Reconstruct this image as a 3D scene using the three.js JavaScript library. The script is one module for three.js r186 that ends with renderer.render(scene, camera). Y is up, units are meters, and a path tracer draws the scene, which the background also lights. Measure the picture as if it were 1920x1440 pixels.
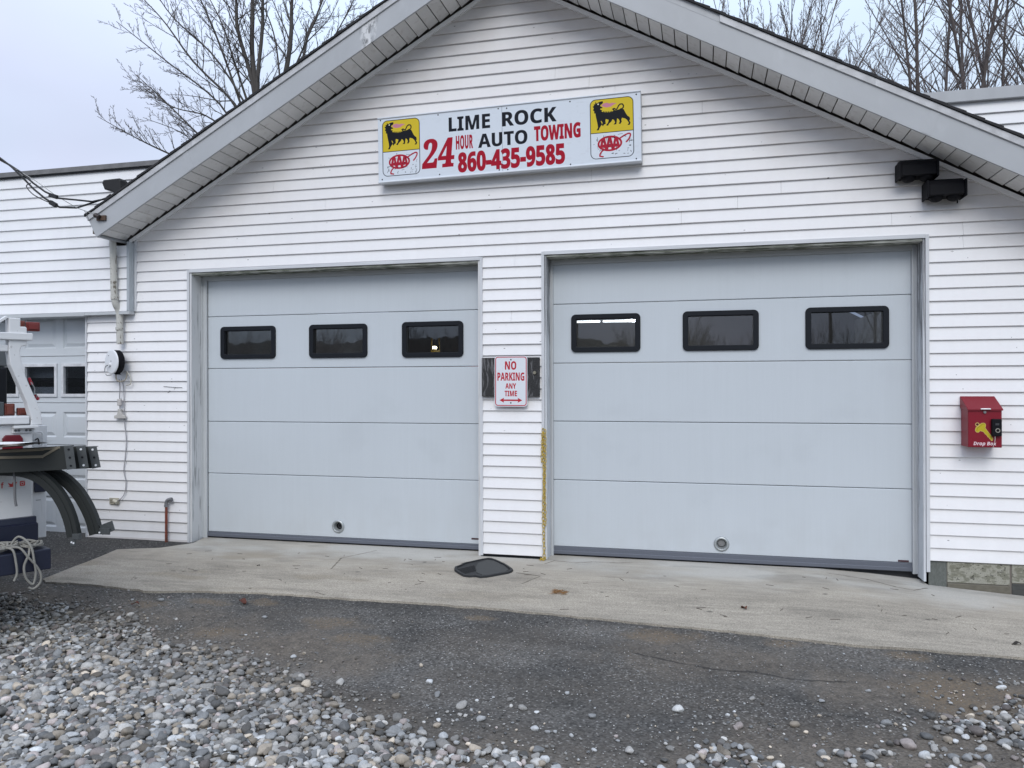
import * as THREE from 'three';
import { mergeGeometries } from 'three/addons/utils/BufferGeometryUtils.js';
import { RoundedBoxGeometry } from 'three/addons/geometries/RoundedBoxGeometry.js';

// ---------------------------------------------------------------- camera, sky, sun, exposure
const scene = new THREE.Scene();
const camera = new THREE.PerspectiveCamera(53.07, 1024 / 768, 0.05, 600);
camera.position.set(1.70, 1.56, 6.80);
camera.rotation.order = 'YXZ';
camera.rotation.set(0.00222, 0.24173, -0.00262);
const renderer = new THREE.WebGLRenderer({ antialias: true });
renderer.toneMapping = THREE.LinearToneMapping;
renderer.toneMappingExposure = 1.05;
renderer.shadowMap.enabled = true;
const SUN = new THREE.Vector3(0.18, 1.0, 1.15).normalize();
const sun = new THREE.DirectionalLight(new THREE.Color(1.0, 0.975, 0.93), 1.5);
sun.position.copy(SUN).multiplyScalar(40);
sun.shadow.radius = 60;
sun.castShadow = true;
sun.shadow.mapSize.set(2048, 2048);
Object.assign(sun.shadow.camera, { left: -14, right: 14, top: 14, bottom: -14, near: 1, far: 90 });
scene.add(sun, sun.target);

// ---------------------------------------------------------------- random numbers, noise
function RNG(seed) { let s = seed >>> 0; return () => { s = (s + 0x6D2B79F5) >>> 0; let t = s; t = Math.imul(t ^ (t >>> 15), t | 1); t ^= t + Math.imul(t ^ (t >>> 7), t | 61); return ((t ^ (t >>> 14)) >>> 0) / 4294967296; }; }
const LAT = new Float32Array(65536); { const r = RNG(7); for (let i = 0; i < 65536; i++) LAT[i] = r(); }
function vn(x, y) {
  const xi = Math.floor(x), yi = Math.floor(y); let fx = x - xi, fy = y - yi;
  fx = fx * fx * (3 - 2 * fx); fy = fy * fy * (3 - 2 * fy);
  const a = xi & 255, b = (xi + 1) & 255, c = (yi & 255) << 8, d = ((yi + 1) & 255) << 8;
  const p = LAT[a | c], q = LAT[b | c], r = LAT[a | d], s = LAT[b | d];
  return p + (q - p) * fx + (r - p) * fy + (p - q - r + s) * fx * fy;
}
function fbm(x, y, o = 4) { let v = 0, a = 0.5, n = 0; for (let i = 0; i < o; i++) { v += a * vn(x, y); n += a; a *= 0.5; x = x * 2.03 + 17.1; y = y * 2.03 + 5.3; } return v / n; }
const sst = (a, b, x) => { const t = Math.min(1, Math.max(0, (x - a) / (b - a))); return t * t * (3 - 2 * t); };
const lerp = (a, b, t) => a + (b - a) * t;
const rand = RNG(1234);
const rr = (a, b, r = rand) => a + (b - a) * r();

// ---------------------------------------------------------------- sky (computed overcast)
{
  const W = 1024, Hh = 512, d = new Float32Array(W * Hh * 4);
  for (let j = 0; j < Hh; j++) for (let i = 0; i < W; i++) {
    const el = ((j + 0.5) / Hh - 0.5) * Math.PI, az = ((i + 0.5) / W) * 2 * Math.PI, s = Math.max(0, Math.sin(el));
    const dx = Math.cos(el) * Math.cos(az), dz = Math.cos(el) * Math.sin(az), k = 1 / (0.25 + s);
    const n = fbm(dx * k * 1.6 + 40, dz * k * 1.6 + 40, 5), m = fbm(dx * k * 0.7 + 90, dz * k * 0.7 + 11, 4);
    let L = 1.24 * (1 + 1.25 * s) / 2.0;
    L *= 1 + 0.34 * (n - 0.5) + 0.14 * (m - 0.5);
    const t = sst(0.3, 0.7, m), o = (j * W + i) * 4;
    let r = lerp(0.80, 0.86, t), g = lerp(0.965, 0.93, t), b = lerp(1.20, 1.19, t);
    if (el < 0) { L = 0.12; r = g = b = 1; }
    d[o] = L * r; d[o + 1] = L * g; d[o + 2] = L * b; d[o + 3] = 1;
  }
  const sky = new THREE.DataTexture(d, W, Hh, THREE.RGBAFormat, THREE.FloatType);
  sky.mapping = THREE.EquirectangularReflectionMapping; sky.magFilter = sky.minFilter = THREE.LinearFilter; sky.needsUpdate = true;
  scene.background = sky; scene.environment = sky;
}

// ---------------------------------------------------------------- textures and materials
const LUT = new Uint8Array(4097); for (let i = 0; i <= 4096; i++) { const c = i / 4096; LUT[i] = Math.round(255 * (c <= 0.0031308 ? 12.92 * c : 1.055 * Math.pow(c, 1 / 2.4) - 0.055)); }
const to8 = (c) => LUT[Math.max(0, Math.min(4096, Math.round(c * 4096)))];
function tex(w, h, fn, srgb = true) {                 // fn(u, v) -> linear rgb (or a grey number when not srgb)
  const d = new Uint8Array(w * h * 4);
  for (let j = 0; j < h; j++) for (let i = 0; i < w; i++) {
    const c = fn((i + 0.5) / w, (j + 0.5) / h), o = (j * w + i) * 4;
    if (srgb) { d[o] = to8(c[0]); d[o + 1] = to8(c[1]); d[o + 2] = to8(c[2]); } else d[o] = d[o + 1] = d[o + 2] = Math.max(0, Math.min(255, c * 255));
    d[o + 3] = 255;
  }
  const t = new THREE.DataTexture(d, w, h); t.magFilter = THREE.LinearFilter; t.minFilter = THREE.LinearMipmapLinearFilter; t.generateMipmaps = true;
  t.wrapS = t.wrapT = THREE.RepeatWrapping; if (srgb) t.colorSpace = THREE.SRGBColorSpace; t.needsUpdate = true; return t;
}
const C = (r, g, b) => new THREE.Color().setRGB(r, g, b);
const std = (color, roughness = 0.6, o = {}) => new THREE.MeshStandardMaterial({ color: Array.isArray(color) ? C(...color) : color, roughness, ...o });
const grain = tex(256, 256, (u, v) => { const n = 0.80 + 0.4 * (fbm(u * 16, v * 16, 5) - 0.5) + 0.1 * (rand() - 0.5); return [n, n, n]; });
const grainBump = tex(256, 256, (u, v) => fbm(u * 64, v * 64, 3), false);
const M = {};
// vinyl siding: one film of grime over the whole gable front (9.4 m x 5.6 m)
const SW = 9.6, SH = 5.6, SX = -4.8;
{
  const spots = []; const r = RNG(55); for (let i = 0; i < 420; i++) spots.push([r() * 2048, r() * 1195, 0.35 + r() * r() * 0.9, r()]);
  const t = tex(2048, 1195, (u, v) => {
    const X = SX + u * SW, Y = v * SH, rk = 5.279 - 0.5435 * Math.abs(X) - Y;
    let g = 0.80 + 0.05 * (fbm(X * 0.9, Y * 0.9, 4) - 0.5) + 0.035 * (fbm(X * 14, Y * 0.8 + 30, 3) - 0.5) + 0.02 * (fbm(X * 40, Y * 40, 2) - 0.5);
    let c = [g * 1.0, g * 0.985, g * 0.985];
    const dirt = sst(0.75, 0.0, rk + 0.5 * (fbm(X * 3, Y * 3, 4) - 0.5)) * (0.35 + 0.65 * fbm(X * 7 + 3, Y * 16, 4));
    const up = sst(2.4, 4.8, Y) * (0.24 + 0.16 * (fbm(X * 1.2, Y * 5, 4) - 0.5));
    const low = sst(0.55, 0.0, Y) * 0.20 * fbm(X * 9, Y * 9 + 70, 4);
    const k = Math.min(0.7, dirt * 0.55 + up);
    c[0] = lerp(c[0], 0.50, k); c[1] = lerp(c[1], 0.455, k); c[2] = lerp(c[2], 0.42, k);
    c[0] = lerp(c[0], 0.44, low); c[1] = lerp(c[1], 0.42, low); c[2] = lerp(c[2], 0.38, low);
    return c;
  });
  const d = t.image.data;
  for (const [x, y, s, k] of spots) { const R = Math.ceil(s); for (let j = -R; j <= R; j++) for (let i = -R * 2; i <= R * 2; i++) { const px = Math.round(x + i), py = Math.round(y + j); if (px < 0 || py < 0 || px > 2047 || py > 1194 || i * i / 4 + j * j > s * s) continue; const o = (py * 2048 + px) * 4, f = 0.35 + 0.55 * k; for (let q = 0; q < 3; q++) d[o + q] *= f; } }
  M.siding = new THREE.MeshStandardMaterial({ map: t, roughness: 0.55 });
}
M.wingSiding = new THREE.MeshStandardMaterial({ roughness: 0.55, map: tex(1024, 512, (u, v) => { const g = 0.80 + 0.06 * (fbm(u * 8, v * 4, 5) - 0.5) + 0.04 * (fbm(u * 90, v * 4, 3) - 0.5); return [g * 0.985, g * 0.98, g * 0.985]; }) });
M.sheath = std([0.16, 0.14, 0.12], 0.9);
M.trim = std([0.74, 0.75, 0.77], 0.5, { map: grain });
M.trimWhite = std([0.86, 0.85, 0.84], 0.5); M.trimDirty = std([0.62, 0.60, 0.57], 0.6, { map: grain });
const alu = (patch) => new THREE.MeshStandardMaterial({ roughness: 0.45, map: tex(1024, 256, (u, v) => { const s = sst(0.62, 0.95, fbm(u * 40 + 3, v * 5, 3)) * 0.03, g = 0.40 + 0.07 * (fbm(u * 14, v * 3, 4) - 0.5) + s; let c = [g * 0.99, g * 1.015, g * 1.045]; if (patch) { const k = sst(0.026, 0.006, Math.abs(u - 0.286) + 0.03 * (fbm(u * 90, v * 6, 3) - 0.5)); const f = fbm(u * 160, v * 22, 3); if (k > 0.1) { const w = f > 0.56 ? 0.66 : f < 0.40 ? 0.16 : g; c = c.map((q) => lerp(q, w, k * 0.85)); } } return c; }) });
M.alu = alu(false); M.aluWorn = alu(true);
M.aluDrip = std([0.62, 0.62, 0.63], 0.45, { map: grain });
M.soffit = new THREE.MeshStandardMaterial({ roughness: 0.6, map: tex(256, 256, (u, v) => { const g = 0.70 + 0.10 * (fbm(u * 6, v * 6, 4) - 0.5); const b = sst(0.6, 0.8, fbm(u * 20 + 9, v * 20, 3)) * 0.2; return [lerp(g, 0.35, b), lerp(g * 0.985, 0.31, b), lerp(g * 0.96, 0.26, b)]; }) });
M.soffits = [0.92, 1, 1.07].map((k) => { const m = M.soffit.clone(); m.color.setScalar(k); return m; });
M.shingle = std([0.035, 0.034, 0.036], 0.95, { map: grain });
M.door = new THREE.MeshStandardMaterial({ roughness: 0.42, map: tex(2048, 820, (u, v) => {
  const X = -3.4 + u * 7, Y = v * 2.8; let g = 1 + 0.04 * (fbm(X * 1.3, Y * 1.6, 4) - 0.5) + 0.022 * (fbm(X * 26, Y * 1.1, 3) - 0.5) + 0.02 * (vn(X * 170, Y * 3) - 0.5) + 0.02 * (rand() - 0.5);
  const low = sst(0.55, 0.06, Y + 0.35 * (fbm(X * 4, Y * 2, 3) - 0.5)) * 0.15 * fbm(X * 11, Y * 6, 3), sm = 0.035 * sst(0.60, 0.85, fbm(X * 2.4 + 50, Y * 3.1 + 9, 5));
  g *= 1 - sm; return [lerp(0.535 * g, 0.34, low), lerp(0.572 * g, 0.32, low), lerp(0.600 * g, 0.28, low)]; }) });
M.doorWhite = new THREE.MeshStandardMaterial({ roughness: 0.45, map: tex(512, 512, (u, v) => { const g = 1 + 0.05 * (fbm(u * 5, v * 5, 4) - 0.5) + 0.03 * (fbm(u * 3, v * 120, 2) - 0.5); return [0.58 * g, 0.61 * g, 0.635 * g]; }) });
const peel = (base, bare, thr, fall = 0) => tex(256, 1024, (u, v) => { const n = fbm(u * 5, v * 9, 5), s = fbm(u * 40, v * 6 + 9, 4), th = thr + fall * sst(0.95, 0.45, v), k = sst(th, th + 0.05, 0.6 * n + 0.4 * s), g = 1 + 0.25 * (fbm(u * 50, v * 4, 3) - 0.5); return [lerp(base[0], bare[0] * g, k), lerp(base[1], bare[1] * g, k), lerp(base[2], bare[2] * g, k)]; });
M.jamb = new THREE.MeshStandardMaterial({ roughness: 0.7, map: peel([0.63, 0.63, 0.63], [0.30, 0.30, 0.30], 0.60) });
M.jambWorn = new THREE.MeshStandardMaterial({ roughness: 0.8, map: peel([0.58, 0.60, 0.62], [0.14, 0.14, 0.145], 0.43, 0.22) });
M.headWorn = new THREE.MeshStandardMaterial({ roughness: 0.8, map: peel([0.45, 0.45, 0.41], [0.09, 0.10, 0.07], 0.47) });
M.stop = std([0.60, 0.62, 0.63], 0.5, { map: grain });
M.seal = std([0.11, 0.12, 0.145], 0.6);
M.black = new THREE.MeshPhysicalMaterial({ color: C(0.008, 0.009, 0.012), roughness: 0.6, specularIntensity: 0.5 });
M.frame = new THREE.MeshPhysicalMaterial({ color: C(0.006, 0.008, 0.012), roughness: 0.6, specularIntensity: 0.5 });
M.pane = new THREE.MeshPhysicalMaterial({ color: C(0.55, 0.58, 0.62), roughness: 0.015, transmission: 1, thickness: 0, ior: 1.72 });
M.steel = std([0.42, 0.43, 0.43], 0.35, { metalness: 0.8, map: grain });
M.interior = std([0.10, 0.10, 0.10], 0.9);
M.interiorPale = std([0.30, 0.29, 0.27], 0.9);

// ---------------------------------------------------------------- scene-graph helpers
const used = {};
const numbered = (n) => { const k = used[n] = (used[n] ?? -1) + 1; return k ? n + '_' + String(k).padStart(3, '0') : n; };
function tag(o, label, category, group, kind) { if (label) o.userData.label = label; if (category) o.userData.category = category; if (group) o.userData.group = group; if (kind) o.userData.kind = kind; return o; }
function thing(name, label, category, p = [0, 0, 0], ry = 0, group) { const g = new THREE.Group(); g.name = numbered(name); g.position.set(...p); g.rotation.y = ry; scene.add(g); return tag(g, label, category, group); }
function part(name, geo, mat, parent, label) { const m = new THREE.Mesh(Array.isArray(geo) ? mergeAll(geo) : geo, mat); m.name = numbered(name); parent.add(m); if (label) m.userData.label = label; return m; }
function struct(name, geo, mat) { const m = part(name, geo, mat, scene); m.userData.kind = 'structure'; return m; }
function mergeAll(list) { return mergeGeometries(list.map((g) => { let q = g.index ? g.toNonIndexed() : g; for (const k of Object.keys(q.attributes)) if (!['position', 'normal', 'uv'].includes(k)) q.deleteAttribute(k); return q; })); }
const box = (x0, x1, y0, y1, z0, z1) => new THREE.BoxGeometry(x1 - x0, y1 - y0, z1 - z0).translate((x0 + x1) / 2, (y0 + y1) / 2, (z0 + z1) / 2);
const rbox = (x0, x1, y0, y1, z0, z1, r = 0.006, s = 2) => new RoundedBoxGeometry(x1 - x0, y1 - y0, z1 - z0, s, r).translate((x0 + x1) / 2, (y0 + y1) / 2, (z0 + z1) / 2);
const poly = (pts) => { const s = new THREE.Shape(); pts.forEach((p, i) => (i ? s.lineTo(p[0], p[1]) : s.moveTo(p[0], p[1]))); s.closePath(); return s; };
const ext = (shape, z0, z1, bevel = 0) => new THREE.ExtrudeGeometry(shape, { depth: z1 - z0 - 2 * bevel, bevelEnabled: bevel > 0, bevelSize: bevel, bevelOffset: -bevel, bevelThickness: bevel, bevelSegments: 2, curveSegments: 10 }).translate(0, 0, z0 + bevel);
function rrect(x0, x1, y0, y1, r, S = THREE.Shape) { const s = new S(); s.moveTo(x0 + r, y0); s.lineTo(x1 - r, y0); s.absarc(x1 - r, y0 + r, r, -Math.PI / 2, 0); s.lineTo(x1, y1 - r); s.absarc(x1 - r, y1 - r, r, 0, Math.PI / 2); s.lineTo(x0 + r, y1); s.absarc(x0 + r, y1 - r, r, Math.PI / 2, Math.PI); s.lineTo(x0, y0 + r); s.absarc(x0 + r, y0 + r, r, Math.PI, Math.PI * 1.5); return s; }
const V3 = (a) => new THREE.Vector3(...a);
const tube = (pts, r, n = 40, s = 6, closed = false) => new THREE.TubeGeometry(new THREE.CatmullRomCurve3(pts.map(V3), closed), n, r, s, closed);
const cyl = (r0, r1, h, s = 16) => new THREE.CylinderGeometry(r0, r1, h, s);
function tri(vs, uvs) { const g = new THREE.BufferGeometry(); g.setAttribute('position', new THREE.Float32BufferAttribute(vs, 3)); g.setAttribute('uv', new THREE.Float32BufferAttribute(uvs ?? new Array(vs.length / 3 * 2).fill(0), 2)); g.computeVertexNormals(); return g; }
const quadV = (a, b, c, d) => [...a, ...b, ...c, ...a, ...c, ...d];
const gy = (X, z) => -0.03 * Math.min(Math.max(z, 0), 2) - 0.012 * Math.max(0, z - 2) - 0.07 * Math.max(0, X - 2.8) * Math.max(0, 1 - Math.max(z, 0) / 3);

// one course of lap siding: slanting face, lower lip, underside and ends
function lap(xlb, xrb, xlt, xrt, yb, yt, z, lip, uvx = (x) => (x - SX) / SW, uvy = (y) => y / SH, seed = 1) {
  const n = Math.max(1, Math.ceil((xrb - xlb) / 0.35)), vs = [], uv = [], P = [];
  for (let i = 0; i <= n; i++) {
    const t = i / n, xb = lerp(xlb, xrb, t), xt = lerp(xlt, xrt, t), w = 0.0024 * (vn(xb * 1.3 + seed * 7.7, seed * 3.1) - 0.5), wz = 0.003 * (vn(xb * 0.9 + seed * 2.7, 40 + seed) - 0.5);
    P.push([[xt, yt + 0.003, z + 0.002], [xb, yb + w + 0.0025, z + lip - 0.0003 + wz], [xb, yb + w, z + lip - 0.003 + wz], [xb, yb + w, z + 0.0005]]);
  }
  const put = (...q) => { for (const p of q) { vs.push(...p); uv.push(uvx(p[0]), uvy(p[1])); } };
  for (let i = 0; i < n; i++) for (let k = 0; k < 3; k++) { const a = P[i][k], b = P[i + 1][k], c = P[i + 1][k + 1], d = P[i][k + 1]; put(d, c, b, d, b, a); }
  for (const [p, f] of [[P[0], 1], [P[n], 0]]) f ? put(p[3], p[1], p[0]) : put(p[3], p[0], p[1]);
  const g = new THREE.BufferGeometry(); g.setAttribute('position', new THREE.Float32BufferAttribute(vs, 3)); g.setAttribute('uv', new THREE.Float32BufferAttribute(uv, 2)); g.computeVertexNormals(); return g;
}

// ================================================================ GROUND
const APRON = [[-3.236, 0.10], [-3.430, 0.341], [-3.803, 0.483], [-3.740, 0.823], [-3.700, 1.172], [-3.65, 1.499], [-3.56, 1.560], [-3.398, 1.553], [-3.086, 1.545], [-2.804, 1.573], [-2.514, 1.60], [-2.196, 1.527], [-1.610, 1.452], [-1.060, 1.460], [-0.440, 1.435], [0.164, 1.441], [0.538, 1.475], [1.329, 1.533], [2.081, 1.590], [2.676, 1.665], [3.571, 1.60], [5.2, 1.60]];
const EDGE = [[-9, 1.8], [-3.652, 1.899], [-2.806, 2.1], [-2.201, 2.217], [-1.681, 2.545], [-1.023, 2.773], [-0.614, 2.927], [-0.386, 3.098], [-0.046, 3.284], [0.208, 3.344], [0.528, 3.41], [0.719, 3.444], [0.975, 3.485], [1.2, 3.58], [1.42, 3.60], [1.65, 3.24], [1.9, 3.06], [2.1, 3.22], [2.3, 3.12], [2.6, 2.95], [2.8, 2.68], [3.08, 2.35], [3.4, 2.12], [4.5, 1.95], [9, 1.9]];
const edgeZ = (x) => { for (let i = 1; i < EDGE.length; i++) if (x < EDGE[i][0]) return lerp(EDGE[i - 1][1], EDGE[i][1], (x - EDGE[i - 1][0]) / (EDGE[i][0] - EDGE[i - 1][0])); return 1.9; };
const gravelP = (x, z) => sst(-0.16, 0.26, z - edgeZ(x) + 0.42 * (fbm(x * 2.6, z * 2.6, 3) - 0.5));
{
  // wide ground to the horizon
  const g = new THREE.CircleGeometry(260, 48).rotateX(-Math.PI / 2).translate(0, -0.16, 0);
  struct('ground', g, std([0.10, 0.095, 0.07], 1, { map: grain }));
  // asphalt yard, about 15 m x 9 m, with speckle, dirt and wear
  const AX0 = -7.5, AX1 = 7.5, AZ0 = -0.3, AZ1 = 8.7, TW = 2048, TH = 1536, r = RNG(91);
  const blobs = [[-0.85, 2.42, 0.5, 1.0], [-0.35, 2.6, 0.35, 0.9], [-1.25, 2.35, 0.55, 0.8], [-0.55, 2.45, 0.4, 0.9], [-1.9, 2.1, 0.4, 0.7], [0.35, 2.15, 0.5, 0.38], [0.75, 2.0, 0.45, 0.33], [1.5, 2.05, 0.55, 0.65], [2.05, 2.1, 0.5, 0.75], [2.5, 2.3, 0.45, 0.8], [2.9, 2.2, 0.4, 0.7], [0.3, 2.75, 0.4, 0.3], [-2.6, 1.75, 0.35, 0.5], [-4.2, 1.0, 0.5, 0.4]];
  const litter = [[-1.9, 1.72, 0.16], [-1.5, 1.62, 0.13], [-0.75, 1.95, 0.2], [0.2, 1.62, 0.10], [-1.45, 2.3, 0.18], [-0.45, 2.2, 0.16], [1.45, 1.72, 0.2], [3.1, 2.2, 0.35], [2.95, 2.45, 0.2], [-2.35, 1.85, 0.15], [2.2, 1.68, 0.12], [2.9, 1.75, 0.12]];
  const map = tex(TW, TH, (u, v) => {
    const X = lerp(AX0, AX1, u), z = lerp(AZ1, AZ0, v);
    let g = 0.052 + 0.034 * (fbm(X * 1.4, z * 1.4, 4) - 0.5) + 0.075 * (vn(X * 110, z * 110) - 0.5) + 0.03 * (r() - 0.5);
    const wear = 1 + 0.7 * sst(0.55, 0.8, fbm(X * 0.8 + 3, z * 2.2 + 40, 4)); g *= wear; let c = [g * 1.05, g, g * 0.92];
    const q = r(), dens = 0.035 + 0.07 * sst(0.45, 0.7, fbm(X * 2.2 + 7, z * 2.2, 3));
    if (q < dens) { const b = 0.12 + 0.6 * r() * r(); c = [b, b * 0.99, b * 0.95]; } else if (q > 0.9) { c[0] *= 0.55; c[1] *= 0.55; c[2] *= 0.55; }
    let dirt = 0.9 * sst(0.52, 0.75, fbm(X * 1.1 + 20, z * 1.5 + 3, 5)) * 0.28;
    for (const [bx, bz, br, k] of blobs) { const dd = Math.hypot(X - bx, (z - bz) * 1.3) / br; if (dd < 1.6) dirt = Math.max(dirt, k * sst(1.4, 0.2, dd + 1.3 * (fbm(X * 5, z * 5, 4) - 0.5))); }
    const gp = sst(-0.55, 0.15, z - edgeZ(X) + 0.6 * (fbm(X * 2.3 + 9, z * 2.3, 4) - 0.5));
    dirt = Math.max(dirt, gp * 0.85);
    const n = 0.75 + 0.6 * (fbm(X * 22, z * 22, 3) - 0.5) + 0.7 * (r() - 0.5);
    c[0] = lerp(c[0], 0.155 * n, dirt * 0.85); c[1] = lerp(c[1], 0.130 * n, dirt * 0.85); c[2] = lerp(c[2], 0.103 * n, dirt * 0.85);
    for (const [bx, bz, br] of litter) { const dd = Math.hypot((X - bx) * 0.8, (z - bz) * 1.5) / br; if (dd < 1.5) { const k = sst(1.2, 0.3, dd + 1.2 * (fbm(X * 9, z * 9, 3) - 0.5)) * (r() < 0.5 ? 0.85 : 0.2); c[0] = lerp(c[0], 0.150, k); c[1] = lerp(c[1], 0.112, k); c[2] = lerp(c[2], 0.072, k); } }
    const moss = 0.75 * sst(0.5, 0.0, Math.hypot((X + 3.1) * 0.8, (z - 2.35) * 1.6) + 0.3 * (fbm(X * 6, z * 6, 3) - 0.5));
    c[0] = lerp(c[0], 0.060, moss); c[1] = lerp(c[1], 0.062, moss); c[2] = lerp(c[2], 0.022, moss);
    const crack = Math.abs(z - (2.02 + 0.22 * Math.sin((X - 1.2) * 1.5) + 0.10 * (fbm(X * 5, 2, 3) - 0.5)));
    if (X > 1.3 && X < 2.5 && crack < 0.03 * fbm(X * 14, z * 14, 3) - 0.006) { c[0] *= 0.4; c[1] *= 0.4; c[2] *= 0.4; }
    return c;
  });
  const bump = tex(512, 512, (u, v) => 0.6 * vn(u * 128, v * 128) + 0.4 * fbm(u * 32, v * 32, 3), false); bump.repeat.set(15 / 0.8, 9 / 0.8);
  const pg = new THREE.PlaneGeometry(AX1 - AX0, AZ1 - AZ0, 90, 60).rotateX(-Math.PI / 2).translate((AX0 + AX1) / 2, 0, (AZ0 + AZ1) / 2);
  const p = pg.attributes.position;
  for (let i = 0; i < p.count; i++) { const x = p.getX(i), z = p.getZ(i); p.setY(i, gy(x, z) - 0.016 + 0.008 * (fbm(x * 1.7, z * 1.7, 3) - 0.5)); }
  pg.computeVertexNormals();
  struct('asphalt_yard', pg, new THREE.MeshStandardMaterial({ map, bumpMap: bump, bumpScale: 0.004, roughness: 0.92 }));
}
{
  // concrete apron
  const CRACKS = [[[0.36, 0.16], [0.42, 0.05], [0.62, 0.08], [0.75, 0.02], [1.15, -0.03]], [[2.7, -0.03], [3.0, 0.06], [3.18, 0.20], [3.3, 0.24], [3.42, 0.12]], [[0.18, 0.50], [0.40, 0.56], [0.30, 0.80]], [[-1.3, 0.02], [-1.5, 0.35], [-1.42, 0.7]]];
  const CX0 = -4.0, CX1 = 5.2, CZ0 = -0.25, CZ1 = 1.75, r = RNG(17);
  const map = tex(2048, 640, (u, v) => {
    const X = lerp(CX0, CX1, u), z = lerp(CZ1, CZ0, v);
    let g = 0.285 + 0.14 * (fbm(X * 2, z * 4, 5) - 0.5) + 0.10 * (fbm(X * 5, z * 34, 4) - 0.5);
    let c = [g * 1.16, g * 1.04, g * 0.85];
    const white = sst(0.70, 0.05, z + 0.5 * (fbm(X * 3, z * 5, 4) - 0.5)) * (0.4 + 0.6 * sst(0.3, 0.6, fbm(X * 2 + 5, z * 3, 3)));
    const wr = Math.max(white, 0.9 * sst(0.5, 0.1, Math.hypot((X - 3.6) * 0.9, z - 0.25) + 0.25 * (fbm(X * 6, z * 6, 3) - 0.5)));
    c[0] = lerp(c[0], 0.47, wr * 0.75); c[1] = lerp(c[1], 0.46, wr * 0.75); c[2] = lerp(c[2], 0.425, wr * 0.75);
    const br = sst(0.50, 0.70, fbm(X * 1.6 + 31, z * 4.2 + 4, 4)) * sst(1.6, -1.8, X) * 0.6 * sst(0.1, 0.4, z);
    c[0] = lerp(c[0], 0.25, br); c[1] = lerp(c[1], 0.212, br); c[2] = lerp(c[2], 0.155, br);
    const dark = 0.5 * sst(0.55, 0.75, fbm(X * 3 + 60, z * 9, 4));
    const matStain = 0.5 * sst(0.22, 0.05, Math.hypot((X - 0.25) * 0.8, z - 0.6) + 0.15 * (fbm(X * 9, z * 9, 3) - 0.5));
    const k = 1 - 0.30 * dark - matStain * 0.4; c[0] *= k; c[1] *= k; c[2] *= k;
    for (const [cx, cz, cr] of [[-2.55, 1.0, .022], [-1.15, 0.75, .016], [0.95, 0.9, .014], [1.4, 0.35, .012], [2.6, 0.6, .02], [-0.7, 0.33, .016], [1.75, 1.2, .018], [3.2, 1.0, .016]]) { const dd = Math.hypot(X - cx, z - cz) / cr; if (dd < 2.2) { const q = 1 - 0.6 * sst(1.6, 0.3, dd + 0.8 * (fbm(X * 40, z * 40, 2) - 0.5)); c[0] *= q; c[1] *= q; c[2] *= q; } }
    for (const L of CRACKS) for (let i = 1; i < L.length; i++) { const [ax, az] = L[i - 1], [bx, bz] = L[i]; const t = Math.max(0, Math.min(1, ((X - ax) * (bx - ax) + (z - az) * (bz - az)) / ((bx - ax) ** 2 + (bz - az) ** 2))), dd = Math.hypot(X - ax - t * (bx - ax), z - az - t * (bz - az)) + 0.010 * (fbm(X * 30, z * 30, 2) - 0.5); if (dd < 0.0065) { c[0] *= 0.42; c[1] *= 0.40; c[2] *= 0.37; } }
    const ag = sst(0.3, 1.1, z + 0.4 * (fbm(X * 1.5, z * 2, 3) - 0.5)), q = r();
    if (q < 0.10 * ag + 0.01) { const b = r() < 0.6 ? 0.62 : 1.28; c[0] *= b; c[1] *= b; c[2] *= b; }
    const s = 1 + 0.55 * (r() - 0.5) * (0.35 + ag); return [c[0] * s, c[1] * s, c[2] * s];
  });
  const bump = tex(256, 256, (u, v) => 0.5 * vn(u * 64, v * 64) + 0.5 * fbm(u * 16, v * 16, 3), false); bump.repeat.set(9.2 / 0.6, 2 / 0.6);
  const back = []; for (const [x, z] of [[5.2, 0.005], [3.46, 0.005], [3.44, -0.18], [0.33, -0.18], [0.31, 0.02], [-0.27, 0.02], [-0.29, -0.18], [-3.30, -0.18]]) back.push([x, z]);
  // finer front edge with small chips
  const pts = [];
  for (let i = 0; i < APRON.length; i++) { const a = APRON[i], b = APRON[i + 1]; pts.push(a); if (!b) break; const n = Math.ceil(Math.hypot(b[0] - a[0], b[1] - a[1]) / 0.07); for (let k = 1; k < n; k++) { const t = k / n, x = lerp(a[0], b[0], t), z = lerp(a[1], b[1], t); pts.push([x, z + 0.022 * (vn(x * 9, z * 9) - 0.5) + 0.016 * (vn(x * 30, 4) - 0.5)]); } }
  const outline = [...pts, ...back];
  const sh = poly(outline.map(([x, z]) => [x, -z])), fl = new THREE.ShapeGeometry(sh).rotateX(-Math.PI / 2);
  // tessellate: cut the sheet by a fine grid so that it follows the slope
  const P = fl.toNonIndexed().attributes.position, T = [];
  const split = (a, b, c, d) => { const e = [a.distanceTo(b), b.distanceTo(c), c.distanceTo(a)], m = Math.max(...e); if (m < 0.45 || d > 9) { T.push(a, b, c); return; } const i = e.indexOf(m), v = [a, b, c], p = v[i], q = v[(i + 1) % 3], o = v[(i + 2) % 3], h = p.clone().add(q).multiplyScalar(0.5); split(p, h, o, d + 1); split(h, q, o, d + 1); };
  for (let i = 0; i < P.count; i += 3) split(new THREE.Vector3().fromBufferAttribute(P, i), new THREE.Vector3().fromBufferAttribute(P, i + 1), new THREE.Vector3().fromBufferAttribute(P, i + 2), 0);
  const vs = [], uv = [];
  for (const v of T) { vs.push(v.x, gy(v.x, v.z), v.z); uv.push((v.x - CX0) / (CX1 - CX0), (CZ1 - v.z) / (CZ1 - CZ0)); }
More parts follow.
